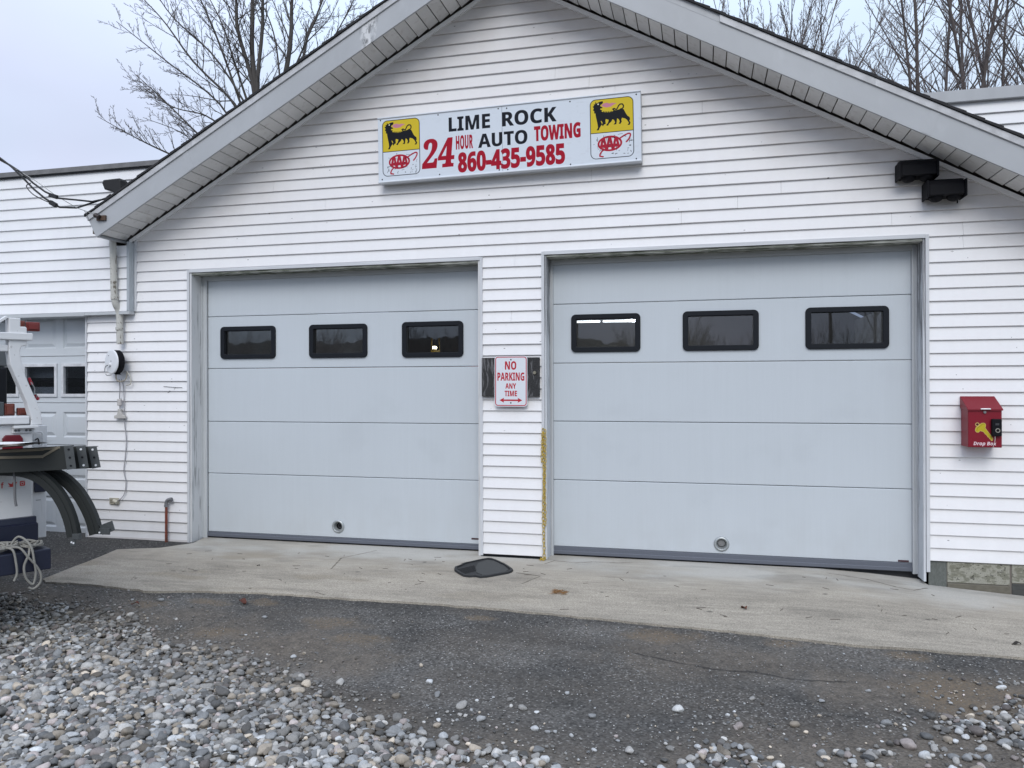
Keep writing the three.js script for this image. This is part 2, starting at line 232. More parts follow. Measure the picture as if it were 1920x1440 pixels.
  for (let i = 0; i < outline.length; i++) { const a = outline[i], b = outline[(i + 1) % outline.length]; for (const [q, dy] of [[b, 0], [a, 0], [a, -0.09], [b, 0], [a, -0.09], [b, -0.09]]) { vs.push(q[0], gy(q[0], q[1]) + dy, q[1]); uv.push((q[0] - CX0) / (CX1 - CX0), (CZ1 - q[1] + dy) / (CZ1 - CZ0)); } }
  struct('concrete_apron', tri(vs, uv), new THREE.MeshStandardMaterial({ map, bumpMap: bump, bumpScale: 0.002, roughness: 0.85 }));
}

// ================================================================ MAIN GARAGE
const RK = 0.5435, APEX = 5.279, AN = Math.atan(RK);
const D1 = { x0: -3.335, x1: -0.275, top: 2.712, p0: -3.26, p1: -0.30, seams: [2.279, 1.744, 1.199, 0.665], bot: 0.062, seal: 0.036 };
const D2 = { x0: 0.33, x1: 3.445, top: 2.735, p0: 0.35, p1: 3.40, seams: [2.307, 1.765, 1.232, 0.694], bot: 0.082, seal: 0.036 };
const house = thing('garage_building', 'white gabled garage with horizontal vinyl siding and two wide grey overhead doors', 'garage');
{
  const wallShape = poly([[-4.58, -0.14], [4.6, -0.14], [4.6, 2.779], [0, APEX], [-4.58, 2.79]]);
  for (const d of [D1, D2]) { const h = new THREE.Path(); h.moveTo(d.x0 - 0.02, -0.12); h.lineTo(d.x1 + 0.02, -0.12); h.lineTo(d.x1 + 0.02, d.top + 0.02); h.lineTo(d.x0 - 0.02, d.top + 0.02); wallShape.holes.push(h); }
  const wall = part('wall', ext(wallShape, -0.17, -0.003), M.sheath, house);
  let n = 0;
  const board = (xlb, xrb, xlt, xrt, yb, yt) => part('siding_board', lap(xlb, xrb, xlt, xrt, yb, yt, 0, 0.0195, undefined, undefined, ++n), M.siding, wall);
  const rows = (y0, y1, c, fn) => { const h = (y1 - y0) / c; for (let i = 0; i < c; i++) fn(y0 + h * i, y0 + h * (i + 1), i); };
  rows(-0.028, 2.643, 26, (a, b) => board(b > 2.34 ? -3.985 : -4.575, -3.362, b > 2.34 ? -3.985 : -4.575, -3.362, a, b));
  rows(0.022, 2.643, 26, (a, b, i) => { if (i === 21) { board(-0.252, 0.02, -0.252, 0.02, a, b); board(0.0215, 0.306, 0.0215, 0.306, a, b); } else board(-0.252, 0.306, -0.252, 0.306, a, b); });
  rows(0.150, 2.643, 24, (a, b, i) => board(3.472, 4.59, 3.472, 4.59, a, b));
  board(-3.985, -3.362, -3.985, -3.362, 2.643, 2.747); board(-0.252, 0.056, -0.252, 0.056, 2.643, 2.747); board(0.0575, 0.306, 0.0575, 0.306, 2.643, 2.747); board(3.472, 3.72, 3.472, 3.72, 2.643, 2.747); board(3.7215, 4.59, 3.7215, 4.59, 2.643, 2.747);
  const sr = RNG(5), xr = (y) => (APEX - y - 0.022) / RK;
  for (let k = 0, y = 2.747; y < 5.22; k++, y += 0.1042) {
    const yt = y + 0.1042, rb = Math.min(4.59, xr(y)), rt = Math.max(0.005, Math.min(4.59, xr(Math.min(yt, APEX - 0.03)))), lb = Math.max(-3.985, -xr(y)), lt = Math.max(-3.985, -rt);
    const s = k === 0 ? 3.72 : k === 1 ? 3.2 : k === 4 ? 2.35 : lerp(lb + 0.4, rb - 0.4, sr());
    if (rb - lb > 3 && s > lt + 0.2 && s < rt - 0.2) { board(lb, s, lt, s, y, yt); board(s + 0.0016, rb, s + 0.0016, rt, y, yt); } else board(lb, rb, Math.min(lt, -0.004), rt, y, yt);
  }
  // J-channels round the openings
  const J = (x0, x1, y0, y1) => part('trim_strip', box(x0, x1, y0, y1, -0.01, 0.024), M.trim, house);
  for (const d of [D1, D2]) { const yb = d === D1 ? -0.03 : 0.0; J(d.x0 - 0.027, d.x0 - 0.002, d === D2 ? 0.008 : -0.03, d.top + 0.03); J(d.x1 + 0.002, d.x1 + 0.027, d === D1 ? 0.008 : 0.06, d.top + 0.03); J(d.x0 - 0.001, d.x1 + 0.001, d.top + 0.002, d.top + 0.033); }
  J(-3.985, -3.962, 2.34, 3.08);
  J(-4.592, -4.577, -0.03, 2.33);
  part('siding_crack', [tube([[-3.64, 1.562, 0.0205], [-3.56, 1.556, 0.021], [-3.50, 1.552, 0.021], [-3.42, 1.549, 0.0205]], 0.0022, 20, 4), tube([[-3.50, 1.551, 0.02], [-3.525, 1.525, 0.015], [-3.56, 1.515, 0.012], [-3.60, 1.497, 0.01]], 0.0018, 16, 4)], M.black, wall);
  // jambs, heads and stops
  for (const d of [D1, D2]) {
    const two = d === D2, mL = two ? M.jambWorn : M.jamb, mR = two ? M.jambWorn : M.jamb;
    part('door_jamb', box(d.x0, d.x0 + 0.018, -0.02, d.top, -0.168, 0.012), mL, house);
    part('door_jamb', box(d.x1 - 0.018, d.x1, -0.02, d.top, -0.168, 0.012), mR, house);
    part('door_head', box(d.x0 + 0.019, d.x1 - 0.019, d.top - 0.02, d.top, -0.168, 0.010), M.headWorn, house);
    const st = (x0, x1) => part('door_stop', [box(x0, x1, 0.0, d.top - 0.021, -0.168, -0.150), box(two === (x0 > 1) ? x0 : x1 - 0.014, two === (x0 > 1) ? x0 + 0.014 : x1, 0.0, d.top - 0.022, -0.1499, -0.142)], M.stop, house);
    st(d.x0 + 0.0185, d.p0 + (two ? 0.026 : 0.002)); st(two ? 3.386 : -0.318, d.x1 - 0.0185);
    part('door_head_stop', box(d.x0 + 0.02, d.x1 - 0.02, d.top - 0.065, d.top - 0.0205, -0.168, -0.149), M.stop, house);
  }
}
function garageDoor(d, wins, label, ventHole) {
  const g = new THREE.Group(); g.name = numbered('garage_door'); g.userData.label = label; house.add(g);
  const ys = [d.top + 0.02, ...d.seams, d.bot], zf = -0.172;
  for (let i = 0; i < 5; i++) {
    const sh = poly([[d.p0, ys[i + 1] + 0.0022], [d.p1, ys[i + 1] + 0.0022], [d.p1, ys[i] - 0.0022], [d.p0, ys[i] - 0.0022]]);
    if (i === 1) for (const [a, b, c, e] of wins) sh.holes.push(rrect(a + 0.03, b - 0.03, c + 0.03, e - 0.03, 0.02, THREE.Path));
    if (i === 4) { const h = new THREE.Path(); h.absarc(ventHole[0], ventHole[1], 0.042, 0, Math.PI * 2); sh.holes.push(h); }
    const ge = new THREE.ExtrudeGeometry(sh, { depth: 0.030, bevelEnabled: true, bevelSize: 0.005, bevelOffset: -0.005, bevelThickness: 0.005, bevelSegments: 1, curveSegments: 12 }).translate(0, 0, zf - 0.037);
    const uv = ge.attributes.uv; for (let k = 0; k < uv.count; k++) uv.setXY(k, (uv.getX(k) + 3.4) / 7, uv.getY(k) / 2.8);
    part('door_panel', ge, M.door, g);
  }
  part('door_back', box(d.p0, d.p1, d.bot, d.seams[1] - 0.02, zf - 0.055, zf - 0.041), M.black, g); part('door_back', box(d.p0, d.p1, d.seams[0] + 0.02, d.top + 0.02, zf - 0.055, zf - 0.041), M.black, g);
  for (const [a, b, c, e] of wins) {
    const f = rrect(a, b, c, e, 0.042); f.holes.push(rrect(a + 0.047, b - 0.047, c + 0.046, e - 0.045, 0.008, THREE.Path));
    part('window_frame', ext(f, zf - 0.045, zf + 0.016, 0.005), M.frame, g);
    part('window_pane', box(a + 0.045, b - 0.045, c + 0.045, e - 0.045, zf - 0.027, zf - 0.023), M.pane, g);
  }
  const pr = [[0.033, -0.03], [0.044, 0.004], [0.046, 0.012], [0.052, 0.014], [0.060, 0.010], [0.066, 0.003], [0.066, -0.002]].map((q) => new THREE.Vector2(q[0], q[1]));
  part('exhaust_port', new THREE.LatheGeometry(pr, 32).rotateX(Math.PI / 2).translate(ventHole[0], ventHole[1], zf), std([0.40, 0.42, 0.42], 0.4, { metalness: 0.5 }), g);
  part('port_cap', new THREE.LatheGeometry([[0.0, -0.012], [0.026, -0.010], [0.034, -0.02], [0.036, -0.035]].map((q) => new THREE.Vector2(...q)), 24).rotateX(Math.PI / 2).translate(ventHole[0], ventHole[1] + (d === D2 ? 0.006 : 0), zf - (d === D2 ? 0.002 : 0.03)), d === D2 ? std([0.20, 0.20, 0.20], 0.6) : std([0.07, 0.07, 0.075], 0.3, { metalness: 0.6 }), g);
  part('bottom_seal', [rbox(d.p0, d.p1, d.seal + 0.006, d.bot + 0.001, zf - 0.035, zf + 0.006, 0.004), rbox(d.p0, d.p1, d.seal - 0.022, d.seal + 0.012, zf - 0.03, zf + 0.013, 0.006)], M.seal, g);
  part('maker_plate', box(d === D1 ? -0.417 : 3.28, d === D1 ? -0.342 : 3.361, 0.108 - (d === D2 ? 0.017 : 0), 0.122 - (d === D2 ? 0.017 : 0), zf + 0.0005, zf + 0.002), std([0.05, 0.012, 0.016], 0.4), g);
}
garageDoor(D1, [[-3.105, -2.475, 1.842, 2.173], [-2.101, -1.475, 1.841, 2.173], [-1.112, -0.492, 1.835, 2.178]], 'left grey overhead door of five flat sections with three black-framed windows', [-1.792, 0.174]);
garageDoor(D2, [[0.542, 1.169, 1.864, 2.209], [1.539, 2.182, 1.864, 2.213], [2.561, 3.217, 1.864, 2.219]], 'right and larger grey overhead door with three black-framed windows', [1.865, 0.171]);
{
  // threshold strip of door 2 and block foundation on the right
  const f = new THREE.Group(); f.name = 'foundation'; house.add(f);
  M.block = new THREE.MeshStandardMaterial({ roughness: 0.95, bumpMap: grainBump, bumpScale: 0.004, map: tex(512, 256, (u, v) => { const n = fbm(u * 12, v * 6, 5), k = sst(0.48, 0.68, n), h = sst(0.70, 0.76, fbm(u * 26, v * 13 + 8, 3)), g = 0.9 + 0.3 * (fbm(u * 60, v * 30, 2) - 0.5); return [lerp(0.36, 0.22, k) * g * (1 - 0.6 * h), lerp(0.35, 0.215, k) * g * (1 - 0.6 * h), lerp(0.29, 0.165, k) * g * (1 - 0.6 * h)]; }) });
  M.mortar = std([0.15, 0.16, 0.145], 0.95, { map: grain }); M.dirtyBlock = std([0.17, 0.155, 0.12], 0.95, { map: grain });
  part('concrete_block', rbox(3.60, 4.045, -0.02, 0.147, -0.15, 0.003, 0.006), M.block, f); part('concrete_block', rbox(4.058, 4.6, 0.0, 0.147, -0.15, 0.004, 0.006), M.block, f);
  part('mortar_patch', rbox(3.465, 3.598, -0.10, 0.147, -0.15, 0.001, 0.006), M.mortar, f);
  part('concrete_block', rbox(3.60, 4.045, -0.22, -0.024, -0.15, 0.010, 0.008), M.dirtyBlock, f, 'brown stained lower block'); part('concrete_block', rbox(4.058, 4.6, -0.22, -0.004, -0.15, 0.002, 0.006), std([0.08, 0.08, 0.075], 1, { map: grain }), f, 'dark broken lower block');
  part('sill_strip', rbox(-4.58, -3.34, -0.12, -0.036, -0.15, 0.004, 0.004), std([0.30, 0.29, 0.27], 0.9, { map: grain }), f);
  part('sill_strip', rbox(-0.27, 0.32, -0.05, 0.018, -0.15, 0.002, 0.002), M.black, f);
}
{
  // rakes: fascia, drip edge, soffit panels, frieze trim, roof
  const yk = (x, o = 0) => APEX - RK * Math.abs(x) + o;
  for (const s of [-1, 1]) {
    const P = (a) => a.map(([x, y]) => [s * x, y]);
    const xe = s > 0 ? 4.85 : 4.10, f = ext(poly(P([[0, yk(0)], [xe, yk(xe) - 0.012], [xe + 0.085, yk(xe) + 0.155], [0, yk(0, 0.205)]])), 0.392, 0.412);
    const uv = f.attributes.uv; for (let i = 0; i < uv.count; i++) uv.setXY(i, (uv.getX(i) * s) / 4.2, (uv.getY(i) + RK * Math.abs(uv.getX(i)) - 5.2) / 0.9 + 0.2);
    const x0 = s > 0 ? 1.85 : 0, fa = part('fascia', f, s < 0 ? M.aluWorn : M.alu, house);
    const sx = s > 0 ? 3.38 : 3.05; part('fascia_joint', ext(poly(P([[sx - 0.06, yk(sx - 0.06, -0.002)], [sx + 0.002, yk(sx + 0.002, -0.002)], [sx + 0.07, yk(sx + 0.07, 0.197)], [sx + 0.008, yk(sx + 0.008, 0.197)]])), 0.4125, 0.4140), M.alu, fa);
    if (s > 0) part('fascia_cover', ext(poly([[0, yk(0, 0.199)], [x0, yk(x0, 0.199)], [x0, yk(x0, 0.262)], [0, yk(0, 0.262)]]), 0.394, 0.4135), M.alu, fa);
    part('drip_edge', ext(poly(P([[x0, yk(x0, 0.2)], [xe + 0.09, yk(xe + 0.09, 0.2)], [xe + 0.115, yk(xe + 0.115, 0.258)], [x0, yk(x0, 0.258)]])), 0.40, 0.425, 0.003), M.aluDrip, house);
    // boxed eave end
    part('eave_fascia', ext(poly(P([[xe - 0.02, yk(xe) - 0.008], [xe, yk(xe) - 0.012], [xe + 0.09, yk(xe) + 0.17], [xe + 0.07, yk(xe) + 0.17]])), -8.6, 0.391), M.alu, house);
    // frieze trim where the soffit meets the wall
    part('frieze_trim', ext(poly(P([[0, yk(0, -0.047)], [xe - 0.06, yk(xe - 0.06, -0.047)], [xe - 0.06, yk(xe - 0.06, -0.008)], [0, yk(0, -0.008)]])), 0.0, 0.033), M.trimWhite, house);
    const sf = part('soffit', ext(poly(P([[0, yk(0, 0.035)], [xe - 0.01, yk(xe - 0.01, 0.035)], [xe - 0.01, yk(xe - 0.01, 0.047)], [0, yk(0, 0.047)]])), -0.15, 0.391), M.sheath, house);
    for (let i = 0, x = 0.03; x < xe - 0.04; i++, x += 0.1045) {
      const x1 = Math.min(xe - 0.02, x + 0.0962), t = 0.004 * (rand() - 0.5);
      const q = [[s * x, yk(x, 0.010 + t)], [s * x1, yk(x1, 0.010 - t)], [s * x1, yk(x1, 0.016 - t)], [s * x, yk(x, 0.016 + t)]];
      const g = ext(poly(q), 0.034, 0.391), u = g.attributes.uv, p = g.attributes.position;
      for (let k = 0; k < u.count; k++) { if (p.getZ(k) < 0.05) p.setZ(k, lerp(0.058, 0.034, (Math.abs(p.getX(k)) - x) / (x1 - x))); u.setXY(k, u.getX(k) * 1.3 + i * 0.37, u.getY(k) * 1.3 + i * 0.21); }
      part('soffit_panel', g, M.soffits[Math.floor(rand() * 3)], sf);
    }
    const roof = part('roof', ext(poly(P([[0, yk(0, 0.06)], [xe + 0.06, yk(xe + 0.06, 0.06)], [xe + 0.06, yk(xe + 0.06, 0.255)], [0, yk(0, 0.255)]])), -8.6, 0.391), M.sheath, house);
    for (let i = 0; i < 44; i++) {
      const a = xe + 0.125 - i * 0.123, b = Math.max(0, a - 0.15), oz = 0.436 + 0.008 * (rand() - 0.5);
      if (a < 0.02) break;
      const o = 0.262 + 0.0015 * (rand() - 0.5);
      part('shingle_course', ext(poly(P([[a, yk(a, o)], [a, yk(a, o + 0.025)], [b, yk(b, o + 0.014)], [b, yk(b, o)]])), -8.6, oz), M.shingle, roof);
    }
  }
  // outer shell behind the front, dark room inside
  part('side_wall', box(-4.58, -4.45, -0.1, 2.75, -8.6, -0.171), M.trim, house); part('side_wall', box(4.45, 4.6, -0.1, 2.75, -8.6, -0.171), M.trim, house);
  part('back_wall', ext(poly([[-4.58, -0.1], [4.6, -0.1], [4.6, 2.77], [0, 5.25], [-4.58, 2.78]]), -8.6, -8.5), M.interiorPale, house);
  part('room_floor', box(-4.44, 4.44, -0.14, 0.03, -8.49, -0.24), M.interior, house);
  part('room_ceiling', box(-4.44, 4.44, 3.05, 3.09, -8.49, -0.24), M.interiorPale, house);
}
// fluorescent fixture seen through the right door's first window
{
  const t = thing('fluorescent_lamp', 'white fluorescent tube lamp glowing inside behind the right door', 'lamp', [0.45, 2.60, -5.7], 0.05);
  part('lamp_housing', box(-1.0, 0.88, 0.02, 0.07, -0.06, 0.06), M.trim, t);
  part('lamp_tube', [cyl(0.015, 0.015, 0.62, 10).rotateZ(Math.PI / 2).translate(-0.66, 0, 0), cyl(0.015, 0.015, 1.15, 10).rotateZ(Math.PI / 2).translate(0.27, 0, 0)], new THREE.MeshStandardMaterial({ color: 0xffffff, emissive: C(1, 0.98, 0.92), emissiveIntensity: 7 }), t);
  const l = new THREE.PointLight(C(1, 0.97, 0.9), 8); l.position.set(0.3, -0.06, 0); l.castShadow = true; t.add(l);
  part('hanger', [box(-0.8, -0.79, 0.07, 0.45, -0.005, 0.005), box(0.7, 0.71, 0.07, 0.45, -0.005, 0.005)], M.steel, t);
  const w = thing('work_lamp', 'small yellow work lamp on a stand glowing inside behind the left door', 'lamp', [-1.49, 0.03, -2.2]);
  part('stand', [tube([[-0.09, 0, 0], [-0.07, 1.2, 0], [-0.05, 2.12, 0]], 0.011, 8), tube([[0.09, 0, 0], [0.07, 1.2, 0], [0.05, 2.12, 0]], 0.011, 8), box(-0.06, 0.06, 1.95, 1.97, -0.01, 0.01)], std([0.09, 0.065, 0.012], 0.5), w);
  part('lamp_head', rbox(-0.04, 0.04, 1.975, 2.03, -0.03, 0.03, 0.008), M.black, w);
  part('lamp_glass', box(-0.03, 0.03, 1.985, 2.02, 0.0305, 0.034), new THREE.MeshStandardMaterial({ emissive: C(1, 0.8, 0.4), emissiveIntensity: 1.2 }), w);
  const wl = new THREE.PointLight(C(1, 0.8, 0.45), 0.12); wl.position.set(0, 2.0, 0.07); wl.castShadow = true; w.add(wl);
  const v = thing('tool_chest', 'long red tool chest with pale edge standing inside behind the left door', 'tool chest', [-3.0, 0.03, -3.4], 0.1);
  part('chest_body', rbox(-1.6, 1.6, 0, 1.93, -0.5, 0.3, 0.02), std([0.45, 0.03, 0.03], 0.4), v);
  part('chest_lid', rbox(-1.62, 1.62, 1.932, 1.96, -0.5, 0.33, 0.008), std([0.6, 0.55, 0.52], 0.5), v);
}

// ================================================================ LEFT WING
{
  const w = thing('side_garage', 'white sided lower garage wing with raised panel door, left of the gable', 'garage');
  const wall = part('wall', [box(-12, -4.19, 2.34, 3.80, -0.14, 0.074), box(-4.189, -4.02, 2.34, 3.0, -0.05, 0.07)], M.sheath, w);
  const top = (y) => { const r = APEX - RK * 0, rt = (APEX + 0.30 - y) / RK; return y > 3.33 ? -Math.max(3.4, rt - 0.03) : y > 3.0 ? -4.235 : -4.018; };
  let n = 300;
  for (let i = 0; i < 13; i++) {
    const a = 2.335 + i * 0.1123, b = Math.min(a + 0.1123, 3.795), ra = Math.min(top(a), top(a + 0.05)), rb = a > 3.33 ? top(b) - 0.0 : ra, cut = a > 3.33;
    part('siding_board', lap(-12, cut ? -(APEX + 0.30 - a) / RK - 0.02 : ra, -12, cut ? -(APEX + 0.30 - b) / RK - 0.02 : ra, a, b, 0.076, 0.0195, (x) => x / 5, (y) => y / 2.5, ++n), M.wingSiding, wall);
  }
  part('parapet_cap', ext(poly([[-12, 3.803], [-(APEX + 0.3 - 3.803) / RK - 0.02, 3.803], [-(APEX + 0.3 - 3.855) / RK - 0.02, 3.855], [-12, 3.855]]), -0.2, 0.115, 0.004), std([0.20, 0.195, 0.195], 0.55, { map: grain }), w);
  part('cap_lip', ext(poly([[-12, 3.79], [-(APEX + 0.3 - 3.79) / RK - 0.02, 3.79], [-(APEX + 0.3 - 3.802) / RK - 0.02, 3.802], [-12, 3.802]]), -0.2, 0.105), M.black, w);
  part('roof_deck', box(-12, -4.6, 3.6, 3.7, -8, -0.21), M.shingle, w);
  part('corner_post', [box(-4.017, -3.997, 2.34, 3.045, -0.0, 0.096), box(-3.996, -3.987, 2.335, 3.045, 0.022, 0.099)], std([0.50, 0.54, 0.57], 0.5, { map: grain }), w);
  part('bottom_trim', [box(-12, -4.535, 2.298, 2.334, -0.15, 0.099), box(-4.534, -3.987, 2.305, 2.334, 0.022, 0.097)], std([0.58, 0.60, 0.61], 0.5, { map: grain }), w);
  part('wall', box(-12, -8.2, -0.1, 2.297, -0.15, 0.06), M.wingSiding, w);
  part('side_wall', box(-12, -11.9, -0.1, 3.6, -8, -0.16), M.wingSiding, w);
  part('door_threshold', rbox(-8.2, -4.595, -0.13, -0.05, -0.35, 0.03, 0.006), std([0.32, 0.31, 0.28], 0.9, { map: grain }), w);
  // raised panel door
  const g = new THREE.Group(); g.name = 'garage_door'; used.garage_door++; w.add(g); g.name = 'garage_door_002';
  const ys = [2.345, 1.895, 1.387, 0.93, 0.47, -0.048], zf = -0.155;
  const ring = (x0, x1, y0, y1, prof) => { const vs = []; for (let k = 0; k + 1 < prof.length; k++) { const [i, z] = prof[k], [j, zz] = prof[k + 1]; const A = [[x0 + i, y0 + i, z], [x1 - i, y0 + i, z], [x1 - i, y1 - i, z], [x0 + i, y1 - i, z]], B = [[x0 + j, y0 + j, zz], [x1 - j, y0 + j, zz], [x1 - j, y1 - j, zz], [x0 + j, y1 - j, zz]]; for (let q = 0; q < 4; q++) vs.push(...quadV(A[q], A[(q + 1) % 4], B[(q + 1) % 4], B[q])); } const [i, z] = prof[prof.length - 1]; vs.push(...quadV([x0 + i, y0 + i, z], [x1 - i, y0 + i, z], [x1 - i, y1 - i, z], [x0 + i, y1 - i, z])); return tri(vs); };
  for (let i = 0; i < 5; i++) {
    const hs = [], pn = [];
    const sh = poly([[-8.2, ys[i + 1] + 0.003], [-4.60, ys[i + 1] + 0.003], [-4.60, ys[i] - 0.003], [-8.2, ys[i] - 0.003]]);
    const cols = []; for (let k = 0; k < 7; k++) { const x1 = -4.625 - k * 0.512; cols.push([x1 - 0.42, x1]); }
    for (const [x0, x1] of cols) { const y0 = ys[i + 1] + 0.082, y1 = ys[i] - (i ? 0.10 : 0.02), h = new THREE.Path(); h.moveTo(x0, y0); h.lineTo(x1, y0); h.lineTo(x1, y1); h.lineTo(x0, y1); sh.holes.push(h); hs.push([x0, x1, y0, y1]); }
    const pnl = part('door_panel', ext(sh, zf - 0.03, zf), M.doorWhite, g);
    for (const [x0, x1, y0, y1] of hs) {
      if (i === 1) {
        const f = poly([[x0 - 0.02, y0 - 0.02], [x1 + 0.02, y0 - 0.02], [x1 + 0.02, y1 + 0.02], [x0 - 0.02, y1 + 0.02]]); f.holes.push(poly([[x0 + 0.015, y0 + 0.015], [x1 - 0.015, y0 + 0.015], [x1 - 0.015, y1 - 0.015], [x0 + 0.015, y1 - 0.015]]));
        part('window_frame', ext(f, zf - 0.03, zf + 0.014, 0.004), M.trim, g); part('window_pane', box(x0 + 0.012, x1 - 0.012, y0 + 0.012, y1 - 0.012, zf - 0.02, zf - 0.017), M.pane, g);
      } else part('raised_panel', ring(x0 - 0.0005, x1 + 0.0005, y0 - 0.0005, y1 + 0.0005, [[0, zf - 0.0005], [0.016, zf - 0.016], [0.022, zf - 0.016], [0.055, zf - 0.002]]), M.doorWhite, g);
    }
  }
  part('bottom_seal', box(-8.2, -4.60, -0.049, -0.03, zf - 0.03, zf + 0.004), M.black, g);
  part('door_back', [box(-8.2, -4.6, -0.04, 1.385, zf - 0.06, zf - 0.04), box(-8.2, -4.6, 1.9, 2.34, zf - 0.06, zf - 0.04)], M.black, g);
  part('room_back', box(-8.2, -4.6, -0.1, 3.5, -3.1, -3.0), M.interiorPale, w); part('room_side', box(-8.3, -8.201, -0.1, 2.3, -3.0, -0.2), M.interior, w);
  const shelf = thing('storage_rack', 'dark metal rack with pale boxes inside the left wing behind its door window', 'rack', [-6.0, 0, -0.62]);
  part('rack_post', [box(0.15, 0.20, 0, 2.1, 0, 0.05), box(1.1, 1.15, 0, 2.1, 0, 0.05)], M.black, shelf); part('rack_shelf', [box(0.15, 1.15, 1.62, 1.65, 0, 0.4), box(0.15, 1.15, 1.0, 1.03, 0, 0.4)], M.black, shelf);
  part('storage_box', [box(0.24, 0.9, 1.66, 1.95, 0.02, 0.35), box(0.24, 0.8, 1.04, 1.56, 0.02, 0.35)], std([0.72, 0.70, 0.66], 0.8), shelf);
}
// ================================================================ REAR WING (right, behind the roof)
{
  const w = thing('rear_wing', 'white sided flat roofed wing behind the right roof slope, with grey parapet flashing', 'building');
  const z = -0.32, cut = (y) => (APEX + 0.315 - y) / RK;
  const wall = part('wall', ext(poly([[cut(3.0) + 0.1, 3.0], [12, 3.0], [12, 3.9], [cut(3.9) + 0.1, 3.9]]), z - 0.2, z - 0.003), M.sheath, w);
  let n = 500; for (let i = 0; i < 9; i++) { const a = 3.002 + i * 0.1, b = a + 0.1; part('siding_board', lap(cut(a) + 0.02, 12, cut(b) + 0.02, 12, a, b, z, 0.0195, (x) => x / 5, (y) => y / 2.5, ++n), M.wingSiding, wall); }
  part('parapet_flashing', ext(poly([[cut(3.905) + 0.02, 3.905], [12, 3.905], [12, 4.003], [cut(4.003) + 0.02, 4.003]]), z - 0.2, z + 0.045, 0.004), M.alu, w);
  part('lower_wall', box(4.62, 12, -0.3, 3.0, z - 0.2, z), M.wingSiding, w);
  part('roof_deck', box(4.7, 12, 3.7, 3.8, -8, z - 0.21), M.shingle, w);
}
// ================================================================ SIGNS
function canvasTex(w, h, draw) { const c = document.createElement('canvas'); c.width = w; c.height = h; draw(c.getContext('2d')); const t = new THREE.CanvasTexture(c); t.colorSpace = THREE.SRGBColorSpace; return t; }
